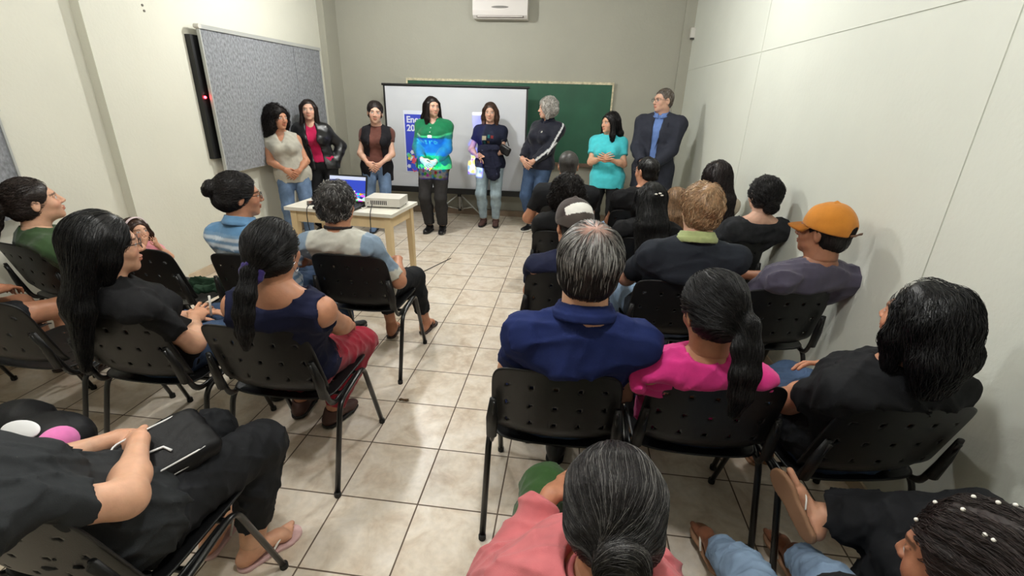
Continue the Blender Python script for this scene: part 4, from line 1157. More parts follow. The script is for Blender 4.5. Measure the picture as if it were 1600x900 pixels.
P(label='person with short wavy reddish blond hair and a dark polo with a pale green collar', sit=(1.49, .72), head=at_y(1094, 328, .52), hsc=1.02, yaw=8, fem=0, tone='fair', sc=1.05, girth=1.15,
  hair=dict(style='short', col=(150, 116, 84), grey=.25, gcol=(214, 186, 150), n=1800, rad=.0011, vol=.008, th=.011, curl=.004, cf=.9, low=True, lump=.007, lf=70, steps=6, wob=.7), top=dict(name='polo_shirt', mat=cloth('dark_slate_pique', (32, 36, 44)), sleeve=.8, collar=cloth('pale_green_rib', (150, 160, 110)), ch=.9, open=False), bottom=dict(mat=denim_l, name='jeans'), near=True, shoes=sh_blk,
  arms=[((-.22, .24, .12), ((.4, .8, -.3), (0, 0, -1))), LAP[1]], legs=[(-.20, .40, .085), (.1, .42, .085)])
P(label='man in an orange cap and a faded grey purple tee by the right wall', sit=(1.94, .70), crot=7, th=14, head=at_y(1286, 362, .50), hsc=1.05, yaw=30, pitch=2, fem=0, tone='brown', sc=1.03, girth=1.10,
  hair=dict(style='short', col=(22, 18, 17), th=.007, n=900, rad=.0009), top=dict(mat=cloth('faded_purple_cotton', (72, 68, 84)), sleeve=.5, fold=.012), bottom=dict(mat=cloth('grey_shorts', (110, 112, 108)), name='trousers'), near=True, shoes=ff_dark,
  arms=[((-.12, .17, .16), ((.9, .3, .1), (0, -.6, -1))), ((-.02, .22, .18), ((-.9, .3, .1), (0, -.6, -1)))], extras=[cap(cloth('orange_canvas', (190, 122, 44)), back=True), cap_strap])
P(label='woman in a dark wide-necked top with black hair pinned in a low bun', sit=(1.94, 1.54), crot=3, th=5, head=at_y(1192, 306, 1.34), hsc=0.93, yaw=12, fem=1, tone='fair', sc=.98, girth=1.05,
  hair=dict(style='bun', col=(20, 17, 18), n=900, rad=.0013, tie=(0, -.085, -.055), br=.05, th=.016, vol=.006, lump=.006, curl=.004, off=.006), top=dict(mat=cloth('dark_speckled_knit', (36, 37, 40), var=.35), sleeve=.8, neck='wide'), bottom=dict(mat=black_jean, name='jeans'), shoes=sh_blk)
P(label='woman in black with long straight black hair held by white clips', sit=(1.45, 1.50), head=at_y(1017, 312, 1.30), hsc=0.94, yaw=2, fem=1, tone='light', sc=.97, girth=1.12,
  hair=dict(style='long', col=(12, 11, 12), n=900, rad=.0013, len=.30, w=.075, out=.02, lump=.007, lf=40, wob=.35, off=.006, th=.008, flare=1.2), top=dict(mat=tee_black, sleeve=1.2), bottom=dict(mat=denim_l, name='jeans'), shoes=sh_blk, extras=[clips([(.005, -.118, .060), (.045, -.112, .052), (.030, -.118, .066)])])
P(label='curly dark-haired person in black seated behind the short-haired man', sit=(.90, 1.55), head=at_y(887, 303, 1.35), hsc=0.9, yaw=2, fem=1, tone='tan', sc=.97, girth=1.1,
  hair=dict(style='bob', col=(26, 21, 20), n=1500, rad=.0014, len=.10, w=.08, th=.022, vol=.012, curl=.008, cf=1.4, lump=.01, lf=80, wob=1., off=.01), top=dict(mat=tee_black, sleeve=.7), bottom=dict(mat=black_jean, name='jeans'), shoes=sh_blk)
P(label='man with cropped greying hair in a black tee in the front row', sit=(.90, 2.36), head=at_y(888, 259, 2.18), hsc=1.0, fem=0, tone='tan', sc=1.04, girth=1.12, shw=1.05,
  hair=dict(style='short', col=(42, 39, 37), grey=.15, th=.004, n=0, low=False), top=dict(mat=tee_black2, sleeve=.6), bottom=dict(mat=denim_d, name='jeans'), shoes=sh_blk,
  arms=[((-.26, .16, .10), ((.2, .9, -.3), (0, 0, -1))), LAP[1]])
P(label='man in a black tee with short black hair and glasses in the front row', sit=(1.47, 2.34), th=8, head=at_y(1010, 268, 2.14), hsc=0.96, yaw=30, fem=0, tone='tan', sc=1.03, girth=1.16, shw=1.0,
  hair=dict(style='short', col=(22, 20, 20), th=.006, n=500, rad=.0014), top=dict(mat=tee_black, sleeve=.55), bottom=dict(mat=denim_l, name='jeans'), shoes=sh_blk, extras=[glasses()] + [decal('back_print', x_, z_, w_, h_, white_strap, back=True, n=3) for x_, z_, w_, h_ in ((.0, .06, .012, .05), (.015, .08, .03, .012), (.015, .035, .03, .012), (.05, .06, .012, .05), (.065, .04, .03, .012), (.02, .0, .012, .04), (.045, -.02, .012, .04))])
P(label='woman with very long dark wavy hair and a beige top in the front row', sit=(2.0, 2.28), crot=3, th=8, head=at_y(1117, 276, 2.08), hsc=0.98, yaw=22, fem=1, tone='fair', sc=.98, girth=1.02,
  hair=dict(style='long', col=(30, 20, 20), n=1200, rad=.0014, len=.34, w=.06, th=.014, curl=.006, cf=.8, out=.01, wob=.4), top=dict(mat=cloth('beige_knit', (196, 182, 162)), sleeve=.9), bottom=dict(mat=denim_l, name='jeans'), shoes=sh_blk)
P(label='small light-brown-haired person leaning beside the woman with long wavy hair', sit=(1.73, 2.05, .46), head=at_y(1058, 316, 1.95), nochair=True, hsc=.98, yaw=-8, roll=-14, fem=1, tone='fair', sc=.72, girth=.95, category='child',
  hair=dict(style='long', col=(128, 100, 74), n=700, rad=.0014, len=.20, w=.06, wob=.3), top=dict(mat=cloth('tan_cotton', (150, 128, 104)), sleeve=.9), bottom=dict(mat=denim_l, name='jeans'), shoes=sh_blk)
P(label='grey-haired woman in a salmon pink shirt with a low bun, at the bottom edge', sit=(.99, -1.02), th=-4, head=at_y(956, 797, -1.14), nb=(0.0, -.085, -.125), hsc=1.03, yaw=4, pitch=-22, roll=0, fem=1, tone='tan', sc=1.0, girth=1.15, shyaw=4,
  hair=dict(style='bun', col=(34, 31, 31), grey=.20, gcol=(96, 94, 92), n=3600, rad=.0006, tie=(0.005, -.104, -.028), br=.046, th=.012, wob=.22, off=.005, res=.005, steps=18), top=dict(name='shirt', mat=cloth('salmon_linen', (186, 100, 104)), o=.022, sleeve=1.9, neck='crew', nw=1.15, collar=cloth('salmon_linen', (186, 100, 104)), ch=1.1, fold=.013, ff=20, res=.006), bottom=dict(mat=cloth('green_twill', (46, 78, 36)), name='trousers', fold=.006), near=True, res=.007, shoes=ff_dark,
  legs=[(-.20, .36, .085, -.2), (.08, .42, .085)])
P(label='person in light blue jeans with dark braided hair and white beads, bottom right', sit=(1.55, -1.20), head=at_y(1530, 906, -1.27), pelvis=(1.56, -1.16, .55), hsc=.96, th=0, yaw=26, pitch=-10, roll=4, fem=1, tone='brown', sc=.98, girth=1.05,
  hair=dict(style='braids', col=(40, 30, 28), n=1500, rad=.0007, tie=(0, -.10, -.02), th=.008, curl=.002, cf=1.5, off=.004, res=.005, steps=16, wob=.15, dull=True), top=dict(mat=tee_black, sleeve=.5), bottom=dict(mat=cloth('light_blue_denim', (128, 150, 176)), name='jeans', f=1.85, fold=.010), near=True, res=.007, shoes=ff_tan,
  arms=[dict(w=(1.46, -1.12, .62), e=(1.35, -1.3, .7), h=((.6, .5, -.4), (0, -.3, -1))), dict(w=(1.66, -1.12, .62), e=(1.8, -1.3, .7), h=((-.6, .5, -.4), (0, -.3, -1)))],
  legs=[dict(k=(1.47, -.70, .62), a=(1.55, -.42, .085), f=(-.12, 1, 0)), dict(k=(1.67, -.70, .60), a=(1.84, -.40, .085), f=(-.1, 1, 0))])
P(label='person in black jeans with a crossed leg and tan flip-flops, by the wall', sit=(2.0, -1.10), head=(2.08, -1.30, 1.13), fem=1, tone='light', sc=1.0, girth=1.05,
  hair=dict(style='pony', col=(30, 24, 22), n=0), top=dict(mat=tee_black, sleeve=.6), bottom=dict(mat=black_jean, name='jeans', f=1.88, flare=.03, fold=.012), near=True, res=.008, shoes=dict(kind='flipflop', mat=tan_sole, strap=white_strap, up={-1: (0, 0, 1), 1: (.8, .35, .1)}),
  legs=[(-.02, .46, .085), dict(k=(2.10, -.60, .80), a=(1.80, -.56, .40), f=(-.3, .7, .65))])
# ---- left block
P(label='woman in a navy tank top and red trousers with a black ponytail', sit=(-.26, -.10), th=2, head=at_y(430, 392, -.31), hsc=0.96, yaw=-6, fem=1, tone='tan', sc=1.0, girth=1.12,
  hair=dict(style='pony', col=(18, 16, 17), n=2400, rad=.0010, len=.25, tie=(-.012, -.105, -.045), out=.0, side=.0, pr=.85, wide=1.3, th=.013, wob=.25, off=.006), top=dict(name='tank_top', mat=cloth('navy_viscose', (20, 24, 50)), sleeve=0, neck='tank', fold=.008), bottom=dict(mat=cloth('red_cotton', (140, 24, 44)), name='trousers'), near=True, res=.008, shoes=dict(kind='shoe', mat=shoe_brown), extras=[scrunchie((-.012, -.108, -.045), (46, 34, 92)), earring(1)],
  legs=[dict(k=(-.35, .2, .55), a=(-.47, .17, .085), f=(-.1, 1, 0)), dict(k=(-.08, .25, .56), a=(-.26, .12, .085), f=(.3, 1, 0))], arms=[LAP[0], dict(w=(-.10, .10, .60), e=(.02, -.16, .66), h=((-.5, .8, -.3), (0, 0, -1)))])
P(label='woman with very long black hair, black tee, jeans and glasses', sit=(-.89, -.09), th=-16, head=at_y(165, 384, -.29), hsc=1.07, yaw=-22, fem=1, tone='light', sc=1.03, girth=1.14,
  hair=dict(style='long', col=(13, 12, 13), n=3000, rad=.0010, len=.44, w=.085, th=.014, out=.0, fw=-.03, tip=.014, front=.1, wob=.3, off=.006, steps=28, flare=1.45), top=dict(mat=tee_black, sleeve=.6, fold=.008), bottom=dict(mat=denim, name='jeans'), near=True, res=.008, shoes=sh_blk, extras=[glasses((30, 22, 20))],
  arms=[dict(w=(-.88, .04, .62), e=(-1.1, -.15, .68), h=((.6, .7, .1), (0, -.3, -1))), dict(w=(-.82, -.01, .63), e=(-.70, -.2, .66), h=((-.35, .8, .2), (-.3, -.3, -1)))])
P(label='woman in a denim-coloured shirt with dark hair in a high bun and glasses', sit=(-.82, .68), th=-12, head=at_y(374, 306, .50), hsc=1.03, yaw=-34, fem=1, tone='tan', sc=1.0, girth=1.05,
  hair=dict(style='bun', col=(24, 20, 20), n=1600, rad=.0011, tie=(0, -.105, .045), br=.045, th=.012, wob=.4, curl=.002), top=dict(name='shirt', mat=attr_cloth('ombre_denim_shirt'), sleeve=.9, collar=cloth('blue_chambray', (92, 130, 165)), ch=.7,
  cols=lambda V, k: np.where(V[:, 2:3] > .93, L_((88, 128, 164)), np.where(np.abs(np.sin(V[:, 2:3] * 75)) > .62, L_((196, 206, 216)), L_((110, 142, 172)))) * np.clip((V[:, 2:3] - .6) * 1 + .75, .8, 1.05)), bottom=dict(mat=denim, name='jeans'), near=True, shoes=sh_blk, extras=[glasses((25, 40, 40))],
  arms=[LAP[0], ((.14, .28, .12), ((-.35, .9, -.25), (0, 0, -1)))])
P(label='man with curly greying dark hair in a pale grey raglan tee with blue sleeves', sit=(-.29, .79), head=at_y(528, 320, .60), hsc=1.0, yaw=-6, fem=0, tone='tan', sc=1.0, girth=1.0,
  hair=dict(style='short', col=(40, 37, 36), grey=.22, n=2200, rad=.0011, th=.012, vol=.010, curl=.005, cf=1.3, lump=.006, lf=90, wob=.9, off=.006, low=True), top=dict(mat=attr_cloth('raglan_jersey'), sleeve=.85, band=cloth('dark_neck_rib', (40, 34, 36)), fold=.010,
  cols=lambda V, k: np.where((np.abs((V - k['Nb']) @ k['rt'])[:, None] > .158) & ((V[:, 2] > .72)[:, None]), L_((120, 138, 156)), L_((184, 182, 172)))), bottom=dict(mat=black_jean, name='trousers', f=1.75), near=True, res=.008, shoes=ff_dark,
  arms=[LAP[0], ((.16, .14, .14), ((-.5, .8, -.1), (0, 0, -1)))], legs=[(-.02, .34, .085), (.20, .44, .085, .1)])
P(label='woman in a dark green top with a long dark ponytail against the left wall', sit=(-2.08, .60), crot=-10, th=-30, head=at_y(54, 315, .42), hsc=1.1, yaw=-4, pitch=12, fem=1, tone='light', sc=1.02, girth=1.15,
  hair=dict(style='pony', col=(42, 32, 28), n=1600, rad=.0011, len=.30, tie=(0, -.112, .01), out=.02, pr=1.35, th=.008, curl=.004, wob=.3), top=dict(mat=cloth('bottle_green_cotton', (52, 74, 44)), sleeve=.5), bottom=dict(mat=black_jean, name='jeans'), near=True, shoes=sh_blk)
P(label='toddler in pink with a pale headband standing by the left wall, hand at mouth', stand=(-2.06, 1.02), th=-110, head=at_y(213, 362, 1.02), hsc=.80, yaw=5, pitch=8, fem=1, tone='light', sc=.50, girth=1.15, category='child', neckr=.03, nb=(0, -.01, -.095),
  hair=dict(style='bob', col=(58, 38, 28), n=500, rad=.0011, len=.07, w=.06), top=dict(mat=cloth('baby_pink_cotton', (224, 150, 160)), sleeve=.8, o=.012), bottom=dict(mat=cloth('baby_pink_cotton', (224, 150, 160)), name='trousers'), shoes=sh_blk,
  extras=[headband((226, 206, 210))],
  arms=[((-.10, .20, .35), ((.3, .2, .9), (0, -1, 0))), ((.06, .22, .42), ((-.2, .1, 1), (0, -1, 0)))])
P(label='woman in a dark grey tee and black jeans holding a black bag, bottom left', sit=(-.30, -.965), th=-4, head=(-.35, -1.25, 1.12), nb=(0, -.06, -.17), bust=.006, fem=1, tone='light', sc=1.04, girth=1.2,
  hair=dict(style='long', col=(40, 28, 26), n=600, rad=.001, len=.30, front=.9, fw=.04), top=dict(mat=charcoal, sleeve=.72, fold=.012, seed=31, res=.007, o=.018), bottom=dict(mat=black_jean, name='jeans', f=1.78, fold=.010, res=.007), near=True, res=.007, shoes=dict(kind='flipflop', mat=cloth('pale_pink_sole', (206, 170, 168)), strap=white_strap),
  arms=[dict(w=(-.34, -.88, .70), e=(-.5, -1.05, .68), h=((.8, .5, -.1), (0, 0, -1))), dict(w=(-.25, -.90, .72), e=(-.03, -1.0, .66), h=((-.9, .1, -.35), (.1, .6, -1)))],
  legs=[dict(k=(-.31, -.62, .58), a=(-.36, -.66, .085), f=(-.1, 1, 0)), dict(k=(-.10, -.60, .58), a=(-.17, -.69, .085), f=(.5, .85, 0))])
P(label='person at the left edge beyond the empty chair, mostly out of frame', sit=(-2.06, -.06), th=0, head=(-2.16, -.22, 1.12), fem=1, tone='tan', sc=.98, girth=1.05,
  hair=dict(style='pony', col=(30, 24, 22), n=0), top=dict(mat=tee_black, sleeve=.6), bottom=dict(mat=black_jean, name='shorts', f=.55), shoes=dict(kind='flipflop', mat=dark_sole), legs=[(-.1, .42, .085), (.12, .40, .085)])
# ---- standing speakers
Z = math.pi
P(label='woman with curly dark hair in a pale grey waistcoat and blue jeans', stand=(-2.17, 3.20), th=-150, head=at_y(434, 184, 3.18), hsc=1.06, yaw=38, fem=1, tone='tan', sc=.925, girth=1.08,
  hair=dict(style='bob', col=(24, 18, 18), n=1200, rad=.0017, len=.19, w=.10, th=.012, vol=.006, curl=.009, cf=1.3, wob=.8, lump=.012, off=.012, fw=-.02), top=dict(name='waistcoat', mat=cloth('pale_grey_linen', (168, 164, 152)), sleeve=0, neck='v', vd=.10, hem=-.10), bottom=dict(mat=denim_m, name='jeans'), shoes=sh_blk, arms=CLASP)
P(label='woman with very long brown hair in a black leather jacket over magenta', stand=(-2.08, 3.70), th=-160, head=at_y(482, 172, 3.66), hsc=1.0, yaw=6, pitch=4, fem=1, tone='fair', sc=.95, girth=.95,
  hair=dict(style='long', col=(34, 24, 22), n=1200, rad=.0017, len=.42, w=.06, out=-.02, front=.9, fw=.0, th=.006), top=dict(mat=cloth('magenta_cotton', (170, 22, 70)), sleeve=.5, neck='v', vd=.05, hem=.04, fold=.003, o=.010), bottom=dict(mat=black_trs, name='trousers', flare=.035, o=.016, rise=1.), shoes=sh_blk, arms=[((-.17, .02, .02), ((0, .2, -1), (1, 0, 0))), ((.17, .02, .02), ((0, .2, -1), (-1, 0, 0)))],
  extras=[jacket(leather, hem=-.04, gap=.055, o=.024)])
P(label='woman in a brown tee, long black vest and light jeans', stand=(-1.46, 3.86), th=-166, head=at_y(586, 176, 3.86), hsc=1.08, yaw=8, roll=-5, fem=1, tone='fair', sc=.945, girth=1.0,
  hair=dict(style='bun', col=(34, 26, 24), n=600, rad=.0016, tie=(0, -.10, .05), br=.025), top=dict(mat=cloth('brown_rib', (88, 52, 44)), sleeve=.45, hem=.05, fold=.003, o=.010), bottom=dict(mat=denim_m, name='jeans', flare=.03, rise=.9), shoes=dict(kind='shoe', mat=denim_m), arms=CLASP,
  extras=[jacket(cloth('black_suiting', (24, 22, 26)), name='vest', sleeve=0, hem=-.18, gap=(.06, .075))])
P(label='woman in a green sweater and black trousers, lit by the projector', stand=(-.77, 3.98), th=180, head=at_y(676, 167, 3.98), hsc=0.96, yaw=40, fem=1, tone='fair', sc=.995, girth=1.14,
  hair=dict(style='long', col=(30, 20, 19), n=1200, rad=.0017, len=.27, w=.07, th=.005, front=.85, fw=.0, out=.03), top=dict(name='sweater', mat=attr_cloth('beam_tinted_knit'), sleeve=1.9, neck='v', vd=.06, hem=-.06, o=.018,  # lower bands carry the projected light's tint in the knit colour
  cols=lambda V, k: np.where(V[:, 2:3] > 1.17, L_((16, 104, 66)), np.where(V[:, 2:3] > .98, L_((20, 118, 130)), L_((24, 140, 80))))), bottom=dict(mat=cloth('soft_black_crepe', (44, 42, 42)), name='trousers', flare=.012), shoes=sh_blk, arms=CLASP,
  extras=[decal('name_badge', 0, -.02, .05, .035, white_strap)] + [decal('button', 0, z_, .014, .014, white_strap, n=4, shape='oval') for z_ in (.03, .075)])
P(label='woman in a printed navy tee and pale jeans standing in front of the screen', stand=(-.15, 4.46), th=180, head=at_y(766, 176, 4.46), hsc=1.0, yaw=4, fem=1, tone='fair', sc=.965, girth=1.08,
  hair=dict(style='long', col=(66, 46, 36), n=900, rad=.0018, len=.14, w=.08, front=.75, fw=.0, out=.01, th=.008), top=dict(mat=cloth('dark_navy_cotton', (26, 30, 48)), sleeve=.55, hem=-.06), bottom=dict(mat=cloth('pale_denim', (142, 158, 166), denim=True), name='jeans'), shoes=dict(kind='shoe', mat=shoe_brown),
  extras=[decal('print', x_, z_, w_, h_, cloth('print_%s' % n_, c_), n=4) for x_, z_, w_, h_, n_, c_ in ((.05, .0, .05, .05, 'cream', (206, 196, 170)), (-.005, .02, .03, .04, 'teal', (40, 120, 120)), (-.05, .015, .035, .035, 'red', (150, 60, 60)), (.045, -.055, .03, .04, 'teal', (40, 120, 120)), (0, -.05, .03, .03, 'ochre', (160, 110, 60)))],
  arms=[((-.02, .24, .12), ((.8, .5, .1), (0, -.7, -.7))), ((.14, .20, .10), ((-.7, .5, -.2), (0, 0, -1)))])
def track(V, k):
    c = np.tile(L_((20, 22, 36)), (len(V), 1))
    for q in (-1, 1):
        for a, b in ((k['S'][q], k['J']['E', q]), (k['J']['E', q], k['J']['W', q])):
            ab = b - a; t = np.clip(((V - a) @ ab) / (ab @ ab), -.15, 1); d = V - a - t[:, None] * ab
            out = unit(k['rt'] * q + k['fw'] * .45 + k['up'] * .3); n = unit(np.cross(ab, out)); r = np.linalg.norm(d, axis=1)
            m_ = (np.abs(d @ n) < .011) & ((d @ out) > 0) & (r < .09); c[m_] = L_((226, 226, 228))
    return c
P(label='woman with curly silver hair in a navy track jacket with white sleeve stripes', stand=(.50, 4.28), th=148, head=at_y(855, 170, 4.28), hsc=1.0, yaw=-36, fem=1, tone='fair', sc=1.01, girth=1.1,
  hair=dict(style='bob', col=(156, 150, 142), grey=.5, gcol=(216, 212, 206), n=1200, rad=.0018, len=.06, w=.07, th=.018, vol=.010, curl=.008, cf=1.3, wob=.8, lump=.01), top=dict(name='track_jacket', mat=attr_cloth('track_jacket_cloth', .6), sleeve=1.9, cols=track, hem=-.06, o=.02, collar=cloth('navy_rib', (20, 22, 36))), bottom=dict(mat=denim, name='jeans'), shoes=dict(kind='shoe', mat=shoe_black, sole=white_strap), arms=CLASP,
  extras=[decal('logo', -.07, .05, .022, .022, white_strap, n=4, shape='oval'), decal('hem_logo', -.10, -.24, .02, .02, white_strap, n=4)])
P(label='woman in a turquoise tee and black leggings with long dark wavy hair, mid-speech', stand=(1.34, 3.90), th=168, head=at_y(953, 192, 3.90), hsc=0.98, yaw=-42, fem=1, tone='light', sc=.925, girth=1.1,
  hair=dict(style='long', col=(18, 14, 15), n=1200, rad=.0018, len=.25, w=.08, th=.010, curl=.005, cf=.9, front=.85, fw=.01), top=dict(mat=cloth('turquoise_cotton', (72, 190, 200)), sleeve=.62, hem=-.12, o=.02), bottom=dict(mat=black_trs, name='leggings', o=.004), shoes=sh_blk,
  arms=[((-.05, .26, .24), ((.7, .5, .3), (.4, -.9, 0))), ((.05, .27, .25), ((-.7, .5, .3), (-.4, -.9, 0)))])
suit = cloth('charcoal_suiting', (44, 46, 56))
P(label='man in a charcoal suit, blue shirt and glasses at the right wall', stand=(1.83, 3.78), th=158, head=at_y(1036, 157, 3.78), hsc=1.05, yaw=-42, fem=0, tone='fair', sc=1.075, girth=1.1,
  hair=dict(style='short', col=(84, 72, 62), grey=.3, th=.003, n=500, rad=.0014), top=dict(name='shirt', mat=cloth('blue_oxford', (96, 122, 176)), sleeve=1.0, hem=-.02, collar=cloth('blue_oxford', (96, 122, 176)), ch=.4), bottom=dict(mat=suit, name='trousers', o=.014), shoes=sh_blk, extras=[jacket(suit, o=.026, hem=-.22, gap=(.045, .012), lapel=suit), glasses()],
  arms=[((-.06, .23, .06), ((.75, .15, -.6), (.2, -1, -.1))), ((.06, .25, .08), ((-.75, .15, -.6), (-.2, -1, -.1)))])
# ------------------------------------------------------------------ front wall furnishings
wood = mat('pale_pine', (214, 190, 148), .55, var=.1, scale=6, stretch=(1, 1, .12)); laminate = mat('white_laminate', (222, 218, 206), .35, var=.04, scale=8)
alu = mat('brushed_aluminium', (186, 187, 184), .35, metal=.35); black_pl = mat('matt_black_plastic', (16, 16, 17), .5); white_pl = mat('white_plastic', (208, 204, 196), .4)
# green chalkboard
t = thing('chalkboard', 'green chalkboard with a worn pale frame on the back wall behind the screen', 'board', (-.03, YB, 1.33))
x0, x1 = at_y(637, 128, YB - .04)[0] + .03, at_y(957, 134, YB - .04)[0] + .03
g_ = mat('chalkboard_green', (24, 78, 54), .6, var=.14, scale=3, detail=6)
bm_obj('board', bx(bmesh.new(), x0, x1, -.035, -.001, -.52, .50), g_, t)
fr = mat('worn_pale_frame', (196, 186, 156), .7, var=.3, scale=30)
bm_obj('top_rail', bx(bmesh.new(), x0 - .02, x1 + .02, -.045, -.001, .50, .53), fr, t, bevel=.003)
bm_obj('side_rail', bx(bmesh.new(), x1, x1 + .022, -.045, -.001, -.52, .50), fr, t, bevel=.003)
bm_obj('side_rail', bx(bmesh.new(), x0 - .022, x0, -.045, -.001, -.52, .50), fr, t, bevel=.003)
bm_obj('chalk_tray', bx(bmesh.new(), x0, x1, -.10, -.001, -.56, -.52), mat('brown_frame', (104, 82, 66), .6), t, bevel=.004)
# projection screen on tripod
YS = 4.78
TL, TR_, BL, BR = at_y(594, 133, YS), at_y(823, 137, YS), at_y(621, 292, YS), at_y(822, 297, YS)
sx0, sx1 = (TL[0] + BL[0]) / 2, (TR_[0] + BR[0]) / 2; zt, zb = (TL[2] + TR_[2]) / 2, (BL[2] + BR[2]) / 2
sx0 = TL[0] + .04
xc = (sx0 + sx1) / 2
t = thing('projection_screen', 'white tripod projection screen with a black border standing before the chalkboard', 'projection screen', (xc, YS, 0))
w = sx1 - sx0
bm_obj('screen_fabric', bx(bmesh.new(), -w / 2, w / 2, -.002, .002, zb, zt), mat('matte_screen', (205, 207, 212), .9), t)
bm = bmesh.new(); b = .022
for a in ((-w / 2 - .002, -w / 2 + b, zb, zt), (w / 2 - b, w / 2 + .002, zb, zt), (-w / 2, w / 2, zt - .014, zt)): bx(bm, a[0], a[1], -.0035, .0035, a[2], a[3])
bm_obj('border', bm, black_pl, t)
bm = bmesh.new(); bx(bm, -w / 2 - .05, w / 2 + .06, -.035, .035, zb - .075, zb); bm_obj('case', bm, black_pl, t, bevel=.012)
bm = bmesh.new(); cyl(bm, (0, 0, zt + .008), .014, w + .04, 12, axis='x'); bm_obj('top_bar', bm, black_pl, t)
tp = at_y(718, 310, YS + .05)[0] - xc
tube('pole', [(tp, .05, .12), (tp, .05, zt + .02)], .014, alu, t)
bm = bmesh.new(); cyl(bm, (tp, .05, .33), .03, .05, 12); cyl(bm, (tp, .05, .11), .022, .03, 12); bm_obj('hub', bm, black_pl, t)
for a in (-15, 195, 90):
    c, s_ = math.cos(R(a)), math.sin(R(a)); c2 = .42
    tube('leg', [(tp + c * .02, .05 + s_ * .02, .33), (tp + c * c2, .05 + s_ * min(c2, .25 if a == 90 else c2), .01)], .010, alu, t, 8)
    tube('brace', [(tp + c * .018, .05 + s_ * .018, .12), (tp + c * c2 * .5, .05 + s_ * (.13 if a == 90 else c2 * .5), .17)], .006, alu, t, 8)
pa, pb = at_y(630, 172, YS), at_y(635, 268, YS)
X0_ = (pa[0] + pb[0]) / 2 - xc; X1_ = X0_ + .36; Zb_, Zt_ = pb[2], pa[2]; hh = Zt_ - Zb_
sl = bm_obj('slide', bx(bmesh.new(), X0_, X1_, -.0052, -.0042, Zb_, Zt_), mat('painted_slide_ground', (222, 226, 240), .8), t)  # fixed panel: projected light painted in as colour and a faint glow
bm_obj('painted_slide_field', bx(bmesh.new(), X0_ + .016, X1_, -.0062, -.0053, Zb_ + .01, Zt_ - .05), mat('painted_slide_blue', (52, 66, 178), .8, emis=(52, 66, 200), estr=.12), sl)
def text(body, x, z, size, par):
    cu = bpy.data.curves.new('lettering', 'FONT'); cu.body = body; cu.size = size; cu.extrude = .0004; cu.offset = .004 * size / .13
    tmp = bpy.data.objects.new('tmp', cu); C.objects.link(tmp); bpy.context.view_layer.update(); me = bpy.data.meshes.new_from_object(tmp); bpy.data.objects.remove(tmp)
    o = bpy.data.objects.new('lettering', me); o.location = (x, -.0068, z); o.rotation_euler = (R(90), 0, 0); me.materials.clear(); me.materials.append(mat('painted_slide_ground', (222, 226, 240))); link(o, par); return o
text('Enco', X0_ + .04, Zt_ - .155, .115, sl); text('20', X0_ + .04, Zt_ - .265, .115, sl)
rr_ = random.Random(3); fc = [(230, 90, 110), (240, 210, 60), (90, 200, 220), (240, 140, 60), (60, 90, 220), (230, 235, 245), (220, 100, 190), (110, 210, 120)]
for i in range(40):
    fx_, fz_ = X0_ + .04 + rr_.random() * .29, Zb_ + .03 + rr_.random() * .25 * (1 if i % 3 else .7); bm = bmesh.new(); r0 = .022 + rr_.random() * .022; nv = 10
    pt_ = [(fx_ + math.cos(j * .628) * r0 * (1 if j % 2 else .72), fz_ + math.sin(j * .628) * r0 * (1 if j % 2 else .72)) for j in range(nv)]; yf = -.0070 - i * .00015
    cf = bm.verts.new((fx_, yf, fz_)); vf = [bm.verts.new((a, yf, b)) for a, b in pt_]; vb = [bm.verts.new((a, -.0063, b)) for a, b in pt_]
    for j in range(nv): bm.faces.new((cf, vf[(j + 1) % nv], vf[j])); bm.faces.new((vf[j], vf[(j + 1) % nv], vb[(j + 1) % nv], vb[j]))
    bm_obj('painted_slide_flower', bm, mat('painted_slide_col_%d' % (i % 8), fc[i % 8], .8), sl)
# air conditioner
ax0, ax1 = at_y(738, 20, YB - .22)[0], at_y(824, 20, YB - .22)[0]; az = at_y(742, 28, YB - .22)[2]
t = thing('air_conditioner', 'white wall-mounted split air conditioner high on the back wall', 'air conditioner', ((ax0 + ax1) / 2, YB, az))
w = ax1 - ax0; bm = bmesh.new()
prof = [(0, 0.0), (-.16, 0.0), (-.20, .035), (-.21, .09), (-.20, .24), (-.17, .27), (0, .27)]
L0 = [bm.verts.new((-w / 2, y, z)) for y, z in prof]; L1 = [bm.verts.new((w / 2, y, z)) for y, z in prof]
bm.faces.new(L0); bm.faces.new(L1[::-1])
for i in range(len(prof)): j = (i + 1) % len(prof); bm.faces.new((L0[i], L1[i], L1[j], L0[j]))
bm_obj('housing', bm, mat('ac_white', (206, 200, 194), .4), t, bevel=.008)
bm_obj('air_outlet', bx(bmesh.new(), -w / 2 + .05, w / 2 - .05, -.197, -.165, .012, .045, Matrix.Rotation(0, 4, 'X')), mat('outlet_dark', (96, 80, 72), .6), t, bevel=.003)
bm = bmesh.new(); bx(bm, -w / 2 + .06, w / 2 - .06, -.204, -.198, .018, .027); bm_obj('louvre', bm, white_pl, t)
bm = bmesh.new(); bmesh.ops.create_uvsphere(bm, u_segments=24, v_segments=8, radius=1, matrix=Matrix.Translation((0, -.211, .125)) @ Matrix.Diagonal((.11, .003, .013, 1))); bm_obj('badge', bm, mat('badge_grey', (110, 106, 100), .4), t, smooth=True)
# wall sensor on the right of the back wall
p = at_y(1079, 52, YB - .08)
t = thing('wall_sensor', 'small white sensor box on the wall near the back right corner', 'sensor', (XR, YB - .12, p[2]))
bm_obj('case', bx(bmesh.new(), -.05, -.001, -.03, .03, -.055, .055), white_pl, t, bevel=.012)
bm_obj('base', bx(bmesh.new(), -.042, -.004, -.024, .024, -.075, -.054), mat('sensor_dark', (60, 56, 52), .5), t, bevel=.004)
